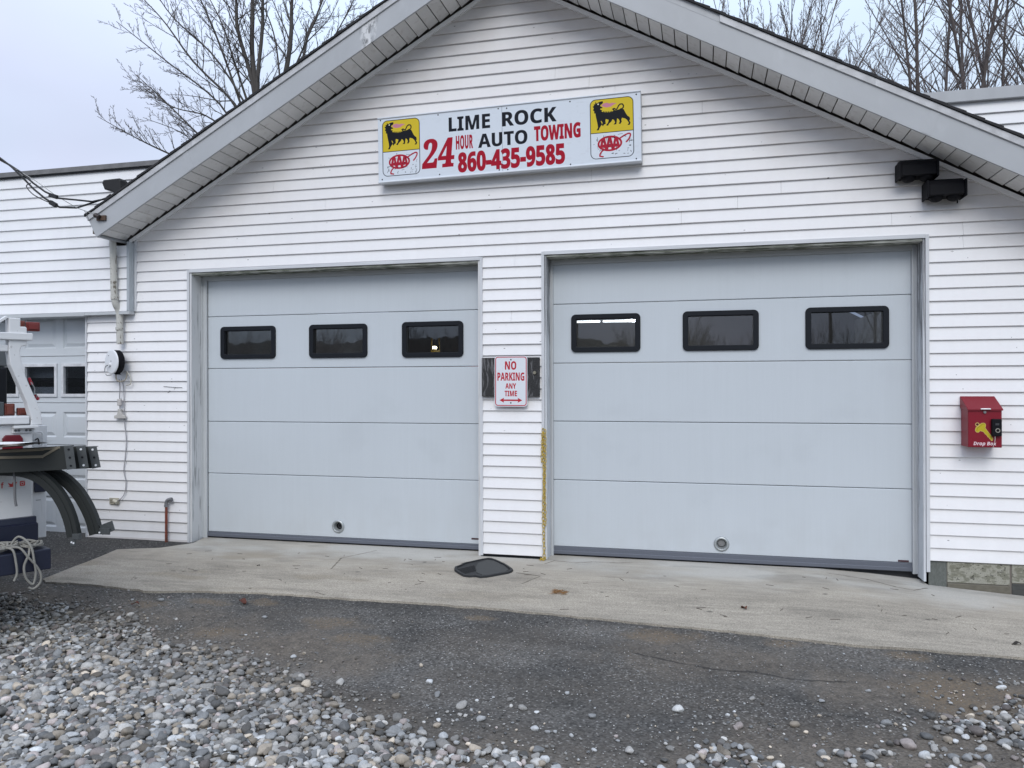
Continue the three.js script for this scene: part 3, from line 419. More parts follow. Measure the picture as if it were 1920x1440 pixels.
// text stretched into a box: x0..x1 wide, cap height y0..y1
function fit(ctx, s, x0, x1, y0, y1, font = 'bold 100px sans-serif', skew = 0, bold = 0) { ctx.save(); ctx.font = font; const m = ctx.measureText(s), a = m.actualBoundingBoxLeft ?? 0, w = (m.actualBoundingBoxRight ?? m.width) + a, hgt = m.actualBoundingBoxAscent ?? 72; ctx.transform((x1 - x0) / w, 0, skew, (y1 - y0) / hgt, x0, y1); ctx.fillText(s, a, 0); if (bold) { ctx.strokeStyle = ctx.fillStyle; ctx.lineWidth = bold; ctx.lineJoin = 'miter'; ctx.strokeText(s, a, 0); } ctx.restore(); }
{
  const S = 2048 / 2.44, r = RNG(3);
  const map = canvasTex(2048, 512, (ctx) => {
    ctx.fillStyle = '#d3d9e0'; ctx.fillRect(0, 0, 2048, 512);
    for (let i = 0; i < 500; i++) { ctx.fillStyle = `rgba(120,125,120,${0.05 * r()})`; ctx.fillRect(r() * 2048, r() * 512, 2 + r() * 50, 1 + r() * 20); }
    const navy = '#12151f', red = '#a00a26';
    const T = (s, x0, x1, y0, y1, col, font, skew, bold = 2.5) => { ctx.fillStyle = col; fit(ctx, s, x0 * S, x1 * S, y0 * S, y1 * S, font, skew, bold); };
    T('LIME', 0.700, 1.091, 0.062, 0.190, navy); T('ROCK', 1.207, 1.700, 0.062, 0.190, navy); T('AUTO', 0.979, 1.434, 0.240, 0.364, navy);
    const outline = (fn) => { ctx.strokeStyle = 'rgba(230,150,160,.6)'; fn(); };
    T('24', 0.436, 0.735, 0.246, 0.508, red, 'bold 100px serif', -0.26, 4);
    T('HOUR', 0.765, 0.926, 0.238, 0.359, red, undefined, 0, 4); T('TOWING', 1.500, 1.913, 0.224, 0.350, red, undefined, 0, 6); T('860-435-9585', 0.785, 1.769, 0.398, 0.569, red, undefined, 0, 6);
    // the two emblems
    const DOG = [[1170, 232], [1186, 254], [1208, 242], [1232, 230], [1270, 222], [1276, 245], [1262, 262], [1240, 275], [1236, 290], [1255, 303], [1268, 308], [1262, 322], [1240, 322], [1234, 337], [1265, 350], [1252, 362], [1275, 375], [1285, 352], [1292, 382], [1305, 356], [1312, 384], [1328, 356], [1335, 384], [1350, 356], [1357, 382], [1375, 355], [1380, 376], [1398, 350], [1402, 368], [1424, 345], [1460, 347], [1520, 326], [1560, 332], [1590, 390], [1610, 420], [1640, 440], [1646, 470], [1635, 490], [1652, 515], [1640, 545], [1610, 550], [1630, 520], [1605, 480], [1580, 460], [1535, 450], [1525, 480], [1532, 500], [1512, 535], [1490, 532], [1505, 500], [1490, 470], [1468, 458], [1462, 500], [1455, 540], [1418, 545], [1440, 515], [1425, 480], [1402, 472], [1390, 500], [1355, 532], [1340, 560], [1313, 555], [1340, 520], [1352, 480], [1312, 468], [1305, 490], [1310, 535], [1286, 545], [1270, 570], [1256, 552], [1265, 520], [1246, 492], [1240, 500], [1258, 540], [1225, 590], [1210, 625], [1182, 626], [1200, 590], [1195, 540], [1180, 470], [1170, 420], [1168, 392], [1150, 392], [1152, 362], [1135, 350], [1146, 322], [1130, 300], [1150, 287], [1145, 268], [1166, 265]];
    const emblem = (x0, x1, y0, y1, yd, seed) => {
      const q = RNG(seed), w = (x1 - x0) * S, h = (y1 - y0) * S, px = (x) => x0 * S + (x - 1095) / 595 * w, py = (x, y) => y0 * S + (y + (x - 1095) / 595 * 60 - 213) / 818 * h;
      const rad = 0.13 * w, path = () => { ctx.beginPath(); ctx.roundRect(x0 * S, y0 * S, w, h, rad); };
      ctx.save(); path(); ctx.clip(); ctx.fillStyle = '#d3d9e0'; ctx.fillRect(x0 * S, y0 * S, w, h); ctx.fillStyle = '#cfb62e'; ctx.fillRect(x0 * S, y0 * S, w, (yd - y0) * S); ctx.restore();
      ctx.strokeStyle = navy; ctx.lineWidth = 5; path(); ctx.stroke(); ctx.beginPath(); ctx.moveTo(x0 * S, yd * S); ctx.lineTo(x1 * S, yd * S); ctx.stroke();
      ctx.fillStyle = '#0e1119'; ctx.beginPath(); DOG.forEach(([x, y], i) => (i ? ctx.lineTo(px(x), py(x, y)) : ctx.moveTo(px(x), py(x, y)))); ctx.closePath(); ctx.fill();
      ctx.strokeStyle = '#0e1119'; ctx.lineWidth = 0.028 * w; ctx.lineCap = 'round'; ctx.beginPath(); [[1424, 345], [1412, 332], [1428, 322], [1446, 332], [1464, 335], [1478, 310], [1492, 282], [1514, 262], [1542, 260], [1558, 280], [1556, 306], [1540, 324], [1516, 330]].forEach(([x, y], i) => (i ? ctx.lineTo(px(x), py(x, y)) : ctx.moveTo(px(x), py(x, y)))); ctx.stroke();
      ctx.fillStyle = '#c27f93'; ctx.beginPath(); [[1250, 285], [1285, 252], [1330, 243], [1365, 255], [1400, 243], [1465, 250], [1425, 268], [1380, 298], [1320, 310], [1280, 300]].forEach(([x, y], i) => (i ? ctx.lineTo(px(x), py(x, y)) : ctx.moveTo(px(x), py(x, y)))); ctx.closePath(); ctx.fill();
      ctx.fillStyle = '#e8e4c0'; ctx.beginPath(); ctx.arc(px(1207), py(1207, 265), 0.018 * w, 0, 7); ctx.fill();
      // worn club oval below
      const cx = px(1362), cy = py(1362, 805), rx = 0.265 * w, ry = 0.115 * h;
      ctx.strokeStyle = '#a81d33'; ctx.lineWidth = 0.034 * w; ctx.beginPath(); ctx.moveTo(px(1490), py(1490, 740)); ctx.bezierCurveTo(px(1560), py(1560, 690), px(1640), py(1640, 640), px(1648), py(1648, 675)); ctx.bezierCurveTo(px(1650), py(1650, 710), px(1610), py(1610, 760), px(1590), py(1590, 778)); ctx.stroke();
      ctx.beginPath(); ctx.moveTo(px(1262), py(1262, 905)); ctx.quadraticCurveTo(px(1215), py(1215, 950), px(1222), py(1222, 985)); ctx.lineTo(px(1265), py(1265, 990)); ctx.stroke();
      ctx.save(); ctx.beginPath(); ctx.ellipse(cx, cy, rx, ry, 0, 0, 7); ctx.clip(); ctx.fillStyle = '#d9d6da'; ctx.fillRect(cx - rx, cy - ry, rx * 2, ry * 2); ctx.fillStyle = '#a81d33'; for (let i = 0; i < 3; i++) fit(ctx, 'A', cx - rx * 0.92 + i * rx * 0.56, cx - rx * 0.92 + i * rx * 0.56 + rx * 0.72, cy - ry * 0.9, cy + ry * 0.92, 'bold 100px sans-serif', 0, 6); ctx.restore();
      ctx.lineWidth = 0.045 * w; ctx.beginPath(); ctx.ellipse(cx, cy, rx, ry, 0, 0, 7); ctx.stroke();
      ctx.strokeStyle = 'rgba(25,28,34,.75)'; for (let i = 0; i < 46; i++) { let x = x0 * S + w * (0.08 + 0.86 * q()), y = yd * S + (y1 - yd) * S * (0.1 + 0.8 * q()); ctx.lineWidth = 1.2 + 4.5 * q() * q(); ctx.beginPath(); ctx.moveTo(x, y); const up = q() < 0.6; for (let k = 0; k < 4; k++) { x += (q() - 0.5) * (up ? 8 : 26); y += (up ? 12 : 4) * (q() - 0.2); ctx.lineTo(x, Math.min(y, y1 * S - 10)); } ctx.stroke(); }
    };
    emblem(0.045, 0.412, 0.032, 0.553, 0.325, 11); emblem(2.003, 2.376, 0.040, 0.561, 0.335, 23);
    ctx.fillStyle = 'rgba(70,75,85,.8)'; ctx.fillRect(1.203 * S - 1, 0, 2, 512);
  });
  const t = thing('wall_sign', 'long white sign with black and red lettering and two yellow emblems under the gable peak', 'sign', [-0.015, 3.777, 0.018]); t.rotation.z = 0.013;
  part('sign_box', rbox(-1.218, 1.218, -0.305, 0.305, 0, 0.098, 0.006), std([0.60, 0.62, 0.65], 0.5, { map: grain }), t);
  const f = part('sign_face', new THREE.PlaneGeometry(2.43, 0.604).translate(0, 0, 0.0995), new THREE.MeshPhysicalMaterial({ map, roughness: 0.6, specularIntensity: 0.35 }), t);
  part('sign_rim', [rbox(-1.219, 1.219, 0.292, 0.308, 0.05, 0.108, 0.007), rbox(-1.219, 1.219, -0.308, -0.290, 0.05, 0.108, 0.007)], std([0.66, 0.69, 0.73], 0.4), t);
  for (const [x, y] of [[0.026, 0.022], [0.594, 0.025], [1.165, 0.026], [1.243, 0.030], [1.818, 0.030], [2.395, 0.028], [0.036, 0.575], [0.601, 0.573], [1.814, 0.582], [2.387, 0.582], [1.166, 0.578], [1.245, 0.581]]) part('screw', new THREE.SphereGeometry(0.0065, 8, 6).scale(1, 1, 0.5).translate(x - 1.215, 0.302 - y, 0.1), M.black, t);
}
{
  const p = thing('backing_plank', 'dark weathered plank fixed across the pillar between the doors', 'board', [0, 0, 0]);
  M.oldWood = new THREE.MeshStandardMaterial({ roughness: 0.9, bumpMap: grainBump, bumpScale: 0.003, map: tex(512, 512, (u, v) => { const kx = Math.abs(u - 0.92) + Math.abs(v - 0.62), wv = 0.02 * Math.sin(v * 7 + 3 * fbm(u * 3, v * 3, 3)) + 0.05 / (1 + kx * 14); const n = fbm((u + wv) * 40, v * 2.6, 5), s = sst(0.55, 0.72, n); const g = lerp(0.030, 0.125, s) * (0.8 + 0.4 * fbm(u * 80, v * 8, 2)); return [g, g * 0.99, g * 1.02]; }) });
  const plank = rbox(-0.248, 0.288, 1.462, 1.815, 0.0175, 0.052, 0.004); { const a = plank.attributes.uv, q = plank.attributes.position; for (let i = 0; i < a.count; i++) a.setXY(i, (q.getX(i) + 0.25) / 0.54, (q.getY(i) - 1.46) / 0.36); }
  part('plank', plank, M.oldWood, p);
  part('bolt', cyl(0.014, 0.016, 0.012, 14).rotateX(Math.PI / 2).translate(0.246, 1.676, 0.057), std([0.25, 0.23, 0.18], 0.6, { metalness: 0.5 }), p);
  const s = thing('parking_sign', 'white NO PARKING ANY TIME sign with red letters and double arrow on the dark plank', 'sign', [0.027, 1.600, 0.054]); s.rotation.z = -0.004;
  const map = canvasTex(512, 768, (ctx) => {
    ctx.fillStyle = '#dadde2'; ctx.fillRect(0, 0, 512, 768); const red = '#b3202f';
    ctx.strokeStyle = red; ctx.lineWidth = 13; ctx.beginPath(); ctx.roundRect(17, 17, 478, 734, 38); ctx.stroke();
    ctx.fillStyle = red; const B = (t, a, b, c, d) => fit(ctx, t, a, b, c, d, 'bold 100px sans-serif', 0, 3); B('NO', 165, 340, 80, 205); B('PARKING', 46, 466, 252, 372); B('ANY', 172, 336, 416, 495); B('TIME', 160, 352, 528, 610);
    ctx.beginPath(); ctx.moveTo(78, 672); ctx.lineTo(150, 634); ctx.lineTo(143, 660); ctx.lineTo(369, 660); ctx.lineTo(362, 634); ctx.lineTo(434, 672); ctx.lineTo(362, 710); ctx.lineTo(369, 684); ctx.lineTo(143, 684); ctx.lineTo(150, 710); ctx.closePath(); ctx.fill();
  });
  const pl = ext(rrect(-0.1524, 0.1524, -0.2286, 0.2286, 0.03), 0, 0.004); const uv = pl.attributes.uv; for (let i = 0; i < uv.count; i++) uv.setXY(i, (uv.getX(i) + 0.1524) / 0.3048, (uv.getY(i) + 0.2286) / 0.4572);
  part('sign_plate', pl, new THREE.MeshStandardMaterial({ map, roughness: 0.4 }), s);
  for (const y of [0.195, -0.195]) part('screw', new THREE.SphereGeometry(0.007, 10, 6).scale(1, 1, 0.5).translate(0, y, 0.004), M.black, s);
}
// ================================================================ FLOODLIGHTS, DROP BOX
function flood(x, y, label) {
  const t = thing('floodlight', label, 'floodlight', [x, y, 0.016], 0, 'floodlights under the right eave');
  const c = poly([[0, -0.05], [0, 0.088], [0.06, 0.094], [0.10, 0.086], [0.135, 0.066], [0.155, 0.035], [0.16, -0.045], [0.15, -0.05]]);
  const hood = ext(c, -0.130, 0.130, 0.012).rotateY(-Math.PI / 2).translate(0, 0, 0);
  part('hood', hood, M.flood ?? (M.flood = new THREE.MeshPhysicalMaterial({ color: C(0.004, 0.004, 0.006), roughness: 0.7, specularIntensity: 0.4 })), t);
  for (const q of [-0.135, 0.135]) part('hood_lip', rbox(q - 0.007, q + 0.007, -0.065, 0.07, 0.0, 0.165, 0.005), M.flood, t);
  for (const dx of [-0.062, 0.066]) part('lamp_cup', new THREE.SphereGeometry(0.056, 18, 10, 0, Math.PI * 2, Math.PI / 2, Math.PI / 2).scale(1, 0.75, 1).translate(dx, -0.048, 0.09), M.flood, t);
  part('wing_screw', [cyl(0.005, 0.005, 0.03, 8).translate(0.10, -0.085, 0.06), cyl(0.005, 0.005, 0.03, 8).translate(0.148, 0.085, 0.03)], M.flood, t);
  return t;
}
flood(3.365, 3.257, 'black twin floodlight tucked right under the eave trim, the upper one'); flood(3.562, 3.09, 'black twin floodlight lower and further right, the one with a screw standing up');
{
  const t = thing('drop_box', 'red metal key drop box with sloping lid on the wall right of the doors', 'drop box', [3.815, 1.075, 0.016]);
  const red = std([0.20, 0.005, 0.016], 0.5), w = 0.117, D = 0.17;
  const map = canvasTex(512, 640, (ctx) => {
    ctx.fillStyle = '#7d0820'; ctx.fillRect(0, 0, 512, 640);
    const K = (x, y) => [(x - 365) / 740 * 512, (y - 490) / 815 * 640];
    ctx.fillStyle = '#b9a81f'; ctx.strokeStyle = '#e0d890'; ctx.lineWidth = 7; ctx.save();
    const blob = (pts) => { ctx.beginPath(); pts.forEach((p, i) => (i ? ctx.lineTo(...K(...p)) : ctx.moveTo(...K(...p)))); ctx.closePath(); ctx.stroke(); ctx.fill(); };
    ctx.lineJoin = 'round'; blob([[520, 960], [512, 930], [530, 880], [560, 855], [590, 850], [620, 810], [660, 785], [710, 780], [745, 800], [750, 840], [735, 890], [765, 925], [915, 1120], [905, 1165], [880, 1170], [860, 1130], [838, 1130], [830, 1100], [800, 1090], [770, 1040], [740, 1020], [700, 970], [660, 960], [620, 950], [590, 985], [545, 985]]);
    ctx.strokeStyle = '#c9bd70'; ctx.lineWidth = 10; ctx.beginPath(); ctx.arc(...K(560, 812), 28, 0, 7); ctx.stroke(); ctx.fillStyle = '#3b0a06'; ctx.beginPath(); ctx.arc(...K(560, 812), 17, 0, 7); ctx.fill();
    ctx.strokeStyle = '#4a4406'; ctx.lineWidth = 4; ctx.beginPath(); ctx.moveTo(...K(545, 960)); ctx.quadraticCurveTo(...K(560, 870), ...K(625, 850)); ctx.quadraticCurveTo(...K(680, 790), ...K(725, 800)); ctx.stroke(); ctx.restore();
    ctx.fillStyle = '#e8d9dc'; fit(ctx, 'Drop Box', (470 - 365) / 740 * 512, (995 - 365) / 740 * 512 - 8, (1195 - 490) / 815 * 640, (1272 - 490) / 815 * 640, 'bold 100px sans-serif', -0.16);
  });
  part('box_body', rbox(-w, w, 0, 0.295, 0.002, D, 0.006), red, t);
  part('box_front', new THREE.PlaneGeometry(2 * w - 0.012, 0.283).translate(0, 0.1475, D + 0.0008), new THREE.MeshStandardMaterial({ map, roughness: 0.4 }), t);
  const lid = poly([[-0.002, 0.295], [D + 0.012, 0.285], [D + 0.012, 0.297], [0.0, 0.392], [-0.002, 0.392]]);
  part('box_lid', ext(lid, -w - 0.006, w + 0.006, 0.004).rotateY(-Math.PI / 2), red, t);
  part('lid_handle', rbox(-0.035, 0.035, 0.292, 0.302, D + 0.010, D + 0.024, 0.003), std([0.85, 0.85, 0.86], 0.25, { metalness: 0.3 }), t);
  part('lid_lock', cyl(0.010, 0.010, 0.012, 16).rotateX(Math.PI / 2).translate(-0.003, 0.272, D + 0.006), M.steel, t);
  const k = thing('combination_lockbox', 'small black combination lock box hanging on the front of the red drop box', 'lock box', [3.888, 1.230, 0.016 + D + 0.003]);
  part('lock_body', rbox(-0.034, 0.034, -0.066, 0.066, 0, 0.03, 0.007, 3), M.flood, k); part('lock_dial', new THREE.TorusGeometry(0.014, 0.0028, 8, 20).translate(0.004, -0.022, 0.031), std([0.35, 0.33, 0.28], 0.4), k); part('lock_window', box(-0.012, 0.014, 0.018, 0.034, 0.0302, 0.031), std([0.05, 0.05, 0.055], 0.3), k);
  part('cord', tube([[-0.012, -0.066, 0.02], [-0.014, -0.10, 0.026], [-0.020, -0.13, 0.02], [-0.026, -0.162, 0.012]], 0.0018, 20, 5), std([0.6, 0.58, 0.55], 0.8), k);
}
// ================================================================ CONDUIT, REEL, CORDS, OUTLET, PIPE, SERVICE DROP
{
  M.pvc = new THREE.MeshStandardMaterial({ roughness: 0.85, map: peel([0.50, 0.49, 0.45], [0.17, 0.15, 0.12], 0.585) });
  const t = thing('service_mast', 'weathered grey conduit pipe running down the corner to the white cord reel', 'conduit', [-4.12, 2.0, 0.07]);
  part('pipe', tube([[0.0, 0, 0.0], [-0.012, 0.35, 0.005], [-0.02, 0.41, 0.04], [-0.024, 0.8, 0.062], [-0.03, 1.06, 0.064]], 0.033, 30, 14), M.pvc, t);
  part('coupling', [cyl(0.038, 0.038, 0.05, 14).translate(-0.021, 0.48, 0.05), cyl(0.037, 0.037, 0.03, 14).translate(-0.006, 0.16, 0.003)], M.pvc, t);
  const wh = thing('weatherhead', 'black weatherhead fitting standing on the left roof edge', 'weatherhead', [-4.06, 3.46, 0.20]); wh.scale.setScalar(1.15);
  part('mast_stub', cyl(0.032, 0.034, 0.24, 14).translate(0.03, -0.02, 0), M.black, wh);
  part('head', ext(poly([[-0.10, 0.135], [-0.085, 0.165], [0.075, 0.17], [0.095, 0.15], [0.10, 0.03], [0.07, -0.0], [0.0, 0.06], [-0.075, 0.08]]), -0.05, 0.05, 0.012), std([0.012, 0.012, 0.013], 0.75), wh);
  const sd = thing('service_drop', 'black twisted service cables with clamps running from the eave up to the left', 'cable', [0, 0, 0]);
  const K = std([0.012, 0.012, 0.014], 0.6), br = std([0.30, 0.30, 0.29], 0.4, { metalness: 0.6 });
  const far = [[-14, 8.2, 6.5], [-9, 5.75, 2.6], [-6.4, 4.48, 1.2], [-5.4, 4.01, 0.92]], A = [...far, [-4.86, 3.755, 0.80], [-4.65, 3.625, 0.75]];
  part('cable', tube([...A, [-4.55, 3.53, 0.72], [-4.46, 3.455, 0.70], [-4.36, 3.41, 0.68], [-4.30, 3.375, 0.66], [-4.24, 3.385, 0.6], [-4.15, 3.37, 0.5], [-4.08, 3.42, 0.35], [-4.12, 3.51, 0.2]], 0.009, 90, 6), K, sd);
  part('cable', tube([...A.map(([x, y, z], i) => [x, y - 0.022 * (i % 2 ? 1 : -1), z + 0.02]), [-4.58, 3.50, 0.72], [-4.50, 3.43, 0.7], [-4.44, 3.38, 0.69], [-4.37, 3.33, 0.66], [-4.30, 3.29, 0.62], [-4.22, 3.30, 0.55], [-4.13, 3.38, 0.42], [-4.03, 3.46, 0.3], [-4.04, 3.50, 0.21]], 0.009, 90, 6), K, sd);
  part('loop', tube([[-4.56, 3.52, 0.73], [-4.62, 3.50, 0.72], [-4.57, 3.43, 0.71], [-4.47, 3.37, 0.69], [-4.37, 3.325, 0.66]], 0.005, 30, 5), K, sd);
  part('messenger', tube([...far, [-4.6, 3.60, 0.74], [-4.3, 3.37, 0.62], [-4.16, 3.28, 0.52], [-4.03, 3.235, 0.44]], 0.0035, 60, 5), br, sd);
  part('clamp', [rbox(-0.045, 0.045, -0.02, 0.02, -0.015, 0.015, 0.005).rotateZ(-0.3).translate(-4.345, 3.395, 0.68), rbox(-0.04, 0.04, -0.022, 0.022, -0.015, 0.015, 0.005).rotateZ(-0.5).translate(-4.365, 3.325, 0.66)], K, sd);
  part('drip_wire', tube([[-4.16, 3.285, 0.5], [-4.155, 3.25, 0.47], [-4.17, 3.20, 0.43]], 0.003, 12, 5), br, sd);
  const ins = thing('wire_insulator', 'dark rusty wire holder screwed to the end of the left fascia', 'insulator', [-4.03, 3.225, 0.414]);
  part('bracket', rbox(-0.05, 0.055, -0.03, 0.02, 0, 0.02, 0.004), std([0.10, 0.06, 0.04], 0.8, { map: grain }), ins); part('spool', new THREE.LatheGeometry([[0, -0.03], [0.022, -0.03], [0.026, -0.015], [0.014, 0], [0.026, 0.015], [0.022, 0.03], [0, 0.03]].map((q) => new THREE.Vector2(...q)), 16).rotateZ(1.1).translate(-0.025, 0.01, 0.035), std([0.03, 0.02, 0.018], 0.4), ins);
}
{
  const t = thing('cord_reel', 'white round cord reel with black rim hanging on the conduit by the left corner', 'cord reel', [-4.155, 1.815, 0.13], -0.36);
  const disc = (z0, z1, r) => new THREE.LatheGeometry([[0, z0], [r - 0.012, z0], [r, z0 + 0.008], [r, z1 - 0.008], [r - 0.012, z1], [0, z1]].map((q) => new THREE.Vector2(...q)), 36).rotateX(Math.PI / 2);
  part('white_disc', disc(0.0, 0.022, 0.125), std([0.72, 0.73, 0.74], 0.35), t); part('black_rim', disc(-0.066, -0.001, 0.122), M.flood, t);
  part('hub', cyl(0.016, 0.018, 0.02, 14).rotateX(Math.PI / 2).translate(-0.01, -0.03, 0.03), std([0.7, 0.7, 0.7], 0.4), t); part('mark', [box(-0.05, -0.035, 0.06, 0.066, 0.022, 0.0235), box(0.0, 0.008, 0.0, 0.012, 0.022, 0.0235)], M.black, t);
  part('crank', tube([[-0.02, -0.035, 0.04], [-0.05, -0.05, 0.05], [-0.06, -0.10, 0.05], [-0.04, -0.135, 0.045], [0.02, -0.135, 0.03]], 0.005, 24, 6), M.steel, t);
  const b = thing('reel_bracket', 'tarnished metal bracket and clear plastic guard below the white cord reel', 'bracket', [-4.11, 1.66, 0.05]);
  part('bracket', tube([[-0.03, 0.07, 0.05], [-0.03, -0.02, 0.05], [0.0, -0.045, 0.05], [0.05, -0.03, 0.02], [0.06, 0.05, 0]], 0.007, 24, 6), std([0.30, 0.27, 0.22], 0.5, { metalness: 0.4 }), b); part('spout', new THREE.ConeGeometry(0.03, 0.05, 12, 1, true).translate(-0.01, 0.05, 0.05), M.black, b);
  part('guard', tube([[0.05, 0.06, 0.0], [0.095, -0.0, 0.0], [0.10, -0.07, 0.0], [0.05, -0.085, 0.0]], 0.006, 20, 6), std([0.5, 0.48, 0.42], 0.4), b);
  const grey = std([0.33, 0.32, 0.33], 0.7);
  const c = thing('short_cord', 'short grey cord with inline switch and three way plug hanging from the reel', 'cord', [0, 0, 0.045]);
  part('cord', tube([[-4.128, 1.64, 0.03], [-4.135, 1.55, 0.01], [-4.148, 1.45, 0], [-4.145, 1.36, 0], [-4.145, 1.27, 0]], 0.006, 30, 6), grey, c);
  part('inline_switch', rbox(-4.168, -4.124, 1.365, 1.435, -0.012, 0.018, 0.008), std([0.5, 0.47, 0.45], 0.6), c); part('three_way_plug', [ext(poly([[-4.205, 1.232], [-4.075, 1.232], [-4.075, 1.262], [-4.11, 1.27], [-4.125, 1.30], [-4.125, 1.33], [-4.16, 1.33], [-4.16, 1.30], [-4.175, 1.27], [-4.205, 1.262]]), -0.016, 0.014, 0.004)], std([0.48, 0.46, 0.43], 0.7), c);
  const d = thing('long_cord', 'long grey cord hanging wavy from the reel down to the low outlet', 'cord', [0, 0, 0.030]);
  part('cord', tube([[-4.112, 1.64, 0.03], [-4.104, 1.56, 0.01], [-4.108, 1.4, 0], [-4.102, 1.20, 0], [-4.08, 1.0, 0], [-4.095, 0.82, 0], [-4.11, 0.69, 0], [-4.085, 0.57, 0], [-4.10, 0.46, 0], [-4.14, 0.40, 0.01], [-4.19, 0.375, 0.012]], 0.0052, 80, 6), grey, d); part('plug', cyl(0.017, 0.02, 0.05, 12).rotateZ(1.2).translate(-4.205, 0.370, 0.012), std([0.5, 0.47, 0.38], 0.6), d);
  const o = thing('wall_outlet', 'small beige outlet plate low on the left wall with cord plugged in', 'outlet', [-4.235, 0.37, 0.016]);
  part('plate', rbox(-0.058, 0.058, -0.034, 0.034, 0, 0.012, 0.003), std([0.42, 0.39, 0.31], 0.5), o); part('socket', [box(-0.045, -0.015, -0.018, 0.018, 0.0125, 0.014)], std([0.25, 0.23, 0.18], 0.5), o);
  const p = thing('vent_pipe', 'thin rusty red pipe with grey elbow standing at the foot of the left wall', 'pipe', [-3.587, -0.08, 0.05]);
  part('pipe', cyl(0.013, 0.014, 0.44, 12).translate(0, 0.22, 0), new THREE.MeshStandardMaterial({ roughness: 0.85, map: peel([0.20, 0.045, 0.025], [0.10, 0.05, 0.035], 0.55) }), p);
  part('elbow', [tube([[0, 0.42, 0], [0.004, 0.47, 0], [0.025, 0.49, 0], [0.065, 0.495, -0.005]], 0.018, 16, 10), cyl(0.021, 0.021, 0.025, 12).translate(0, 0.43, 0), cyl(0.021, 0.021, 0.02, 12).rotateZ(Math.PI / 2).translate(0.05, 0.494, -0.004)], std([0.20, 0.20, 0.21], 0.6, { metalness: 0.3 }), p);
}
{
  // yellow chain, doubled at the top, hanging down the pillar's right edge
  const t = thing('yellow_chain', 'yellow plastic chain hanging down the right edge of the pillar between doors', 'chain', [0.317, 0, 0.034]);
  const mat = std([0.60, 0.42, 0.06], 0.55, { map: grain }), g = new THREE.TorusGeometry(0.0105, 0.0029, 6, 14).scale(1, 1.65, 1), r = RNG(8);
  const run = (x, y0, y1, zz) => { let i = 0; for (let y = y0; y > y1; y -= 0.033, i++) { const m = part('link', g, mat, t); m.position.set(x + 0.004 * Math.sin(y * 9 + x * 300) + 0.002 * (r() - 0.5), y, zz); m.rotation.set(0, (i % 2 ? 1.15 : 0.15) + 0.5 * (r() - 0.5), 0.22 * (r() - 0.5)); } };
  run(0.004, 1.16, 0.0, 0); run(0.017, 1.15, 0.30, 0.004); run(-0.008, 1.12, 0.86, 0.008);
  const foot = RNG(4); for (let i = 0; i < 7; i++) { const m = part('link', g, mat, t); m.position.set(-0.03 + 0.05 * foot(), 0.003 + 0.004 * i % 0.012, 0.01 + 0.03 * foot()); m.rotation.set(1.4, foot() * 3, foot() * 2); }
  part('nail', cyl(0.004, 0.004, 0.05, 8).rotateX(Math.PI / 2).translate(0.004, 1.175, -0.02), M.steel, t);
}
{
  // rubber car mat on the apron
  const t = thing('rubber_mat', 'black rubber car floor mat lying on the concrete before the pillar', 'mat', [-0.115, gy(-0.1, 0.42) + 0.001, 0.42]);
  t.rotation.x = 0.03;
  const W = (pts) => pts.map(([x, z]) => [x + 0.115, -(z - 0.42)]);
  const O = W([[-0.374, 0.481], [-0.345, 0.40], [-0.335, 0.33], [-0.30, 0.285], [-0.265, 0.235], [-0.215, 0.165], [-0.168, 0.125], [-0.130, 0.130], [-0.06, 0.19], [0.0, 0.26], [0.02, 0.275], [0.07, 0.34], [0.142, 0.45], [0.143, 0.50], [0.125, 0.55], [0.05, 0.63], [-0.02, 0.70], [-0.07, 0.726], [-0.12, 0.705], [-0.165, 0.725], [-0.22, 0.715], [-0.29, 0.64], [-0.345, 0.57]]);
  const c = [O.reduce((a, p) => a + p[0], 0) / O.length, O.reduce((a, p) => a + p[1], 0) / O.length], sc = (k) => O.map(([x, y]) => [c[0] + (x - c[0]) * k, c[1] + (y - c[1]) * k]);
  const rub = std([0.026, 0.027, 0.028], 0.8, { bumpMap: grainBump, bumpScale: 0.002 });
  part('mat_base', ext(poly(O), 0, 0.006, 0.002).rotateX(-Math.PI / 2), rub, t);
  const rim = poly(sc(0.985)); rim.holes.push(poly(sc(0.915))); part('mat_rim', ext(rim, 0.005, 0.017, 0.003).rotateX(-Math.PI / 2), rub, t);
  part('heel_pad', ext(poly(W([[-0.215, 0.30], [-0.165, 0.185], [-0.10, 0.20], [0.02, 0.33], [0.10, 0.46], [0.09, 0.53], [-0.02, 0.64], [-0.07, 0.66], [-0.14, 0.60], [-0.19, 0.47]])), 0.005, 0.011, 0.002).rotateX(-Math.PI / 2), std([0.052, 0.054, 0.053], 0.85), t);
  const ribs = []; for (let i = 0; i < 7; i++) ribs.push(box(-0.10, 0.08, 0.006, 0.012, -0.003, 0.003).rotateY(1.0).translate(-0.155 + i * 0.012, 0, 0.06 + i * 0.022 - 0.02)); part('mat_ridge', ribs, rub, t);
}
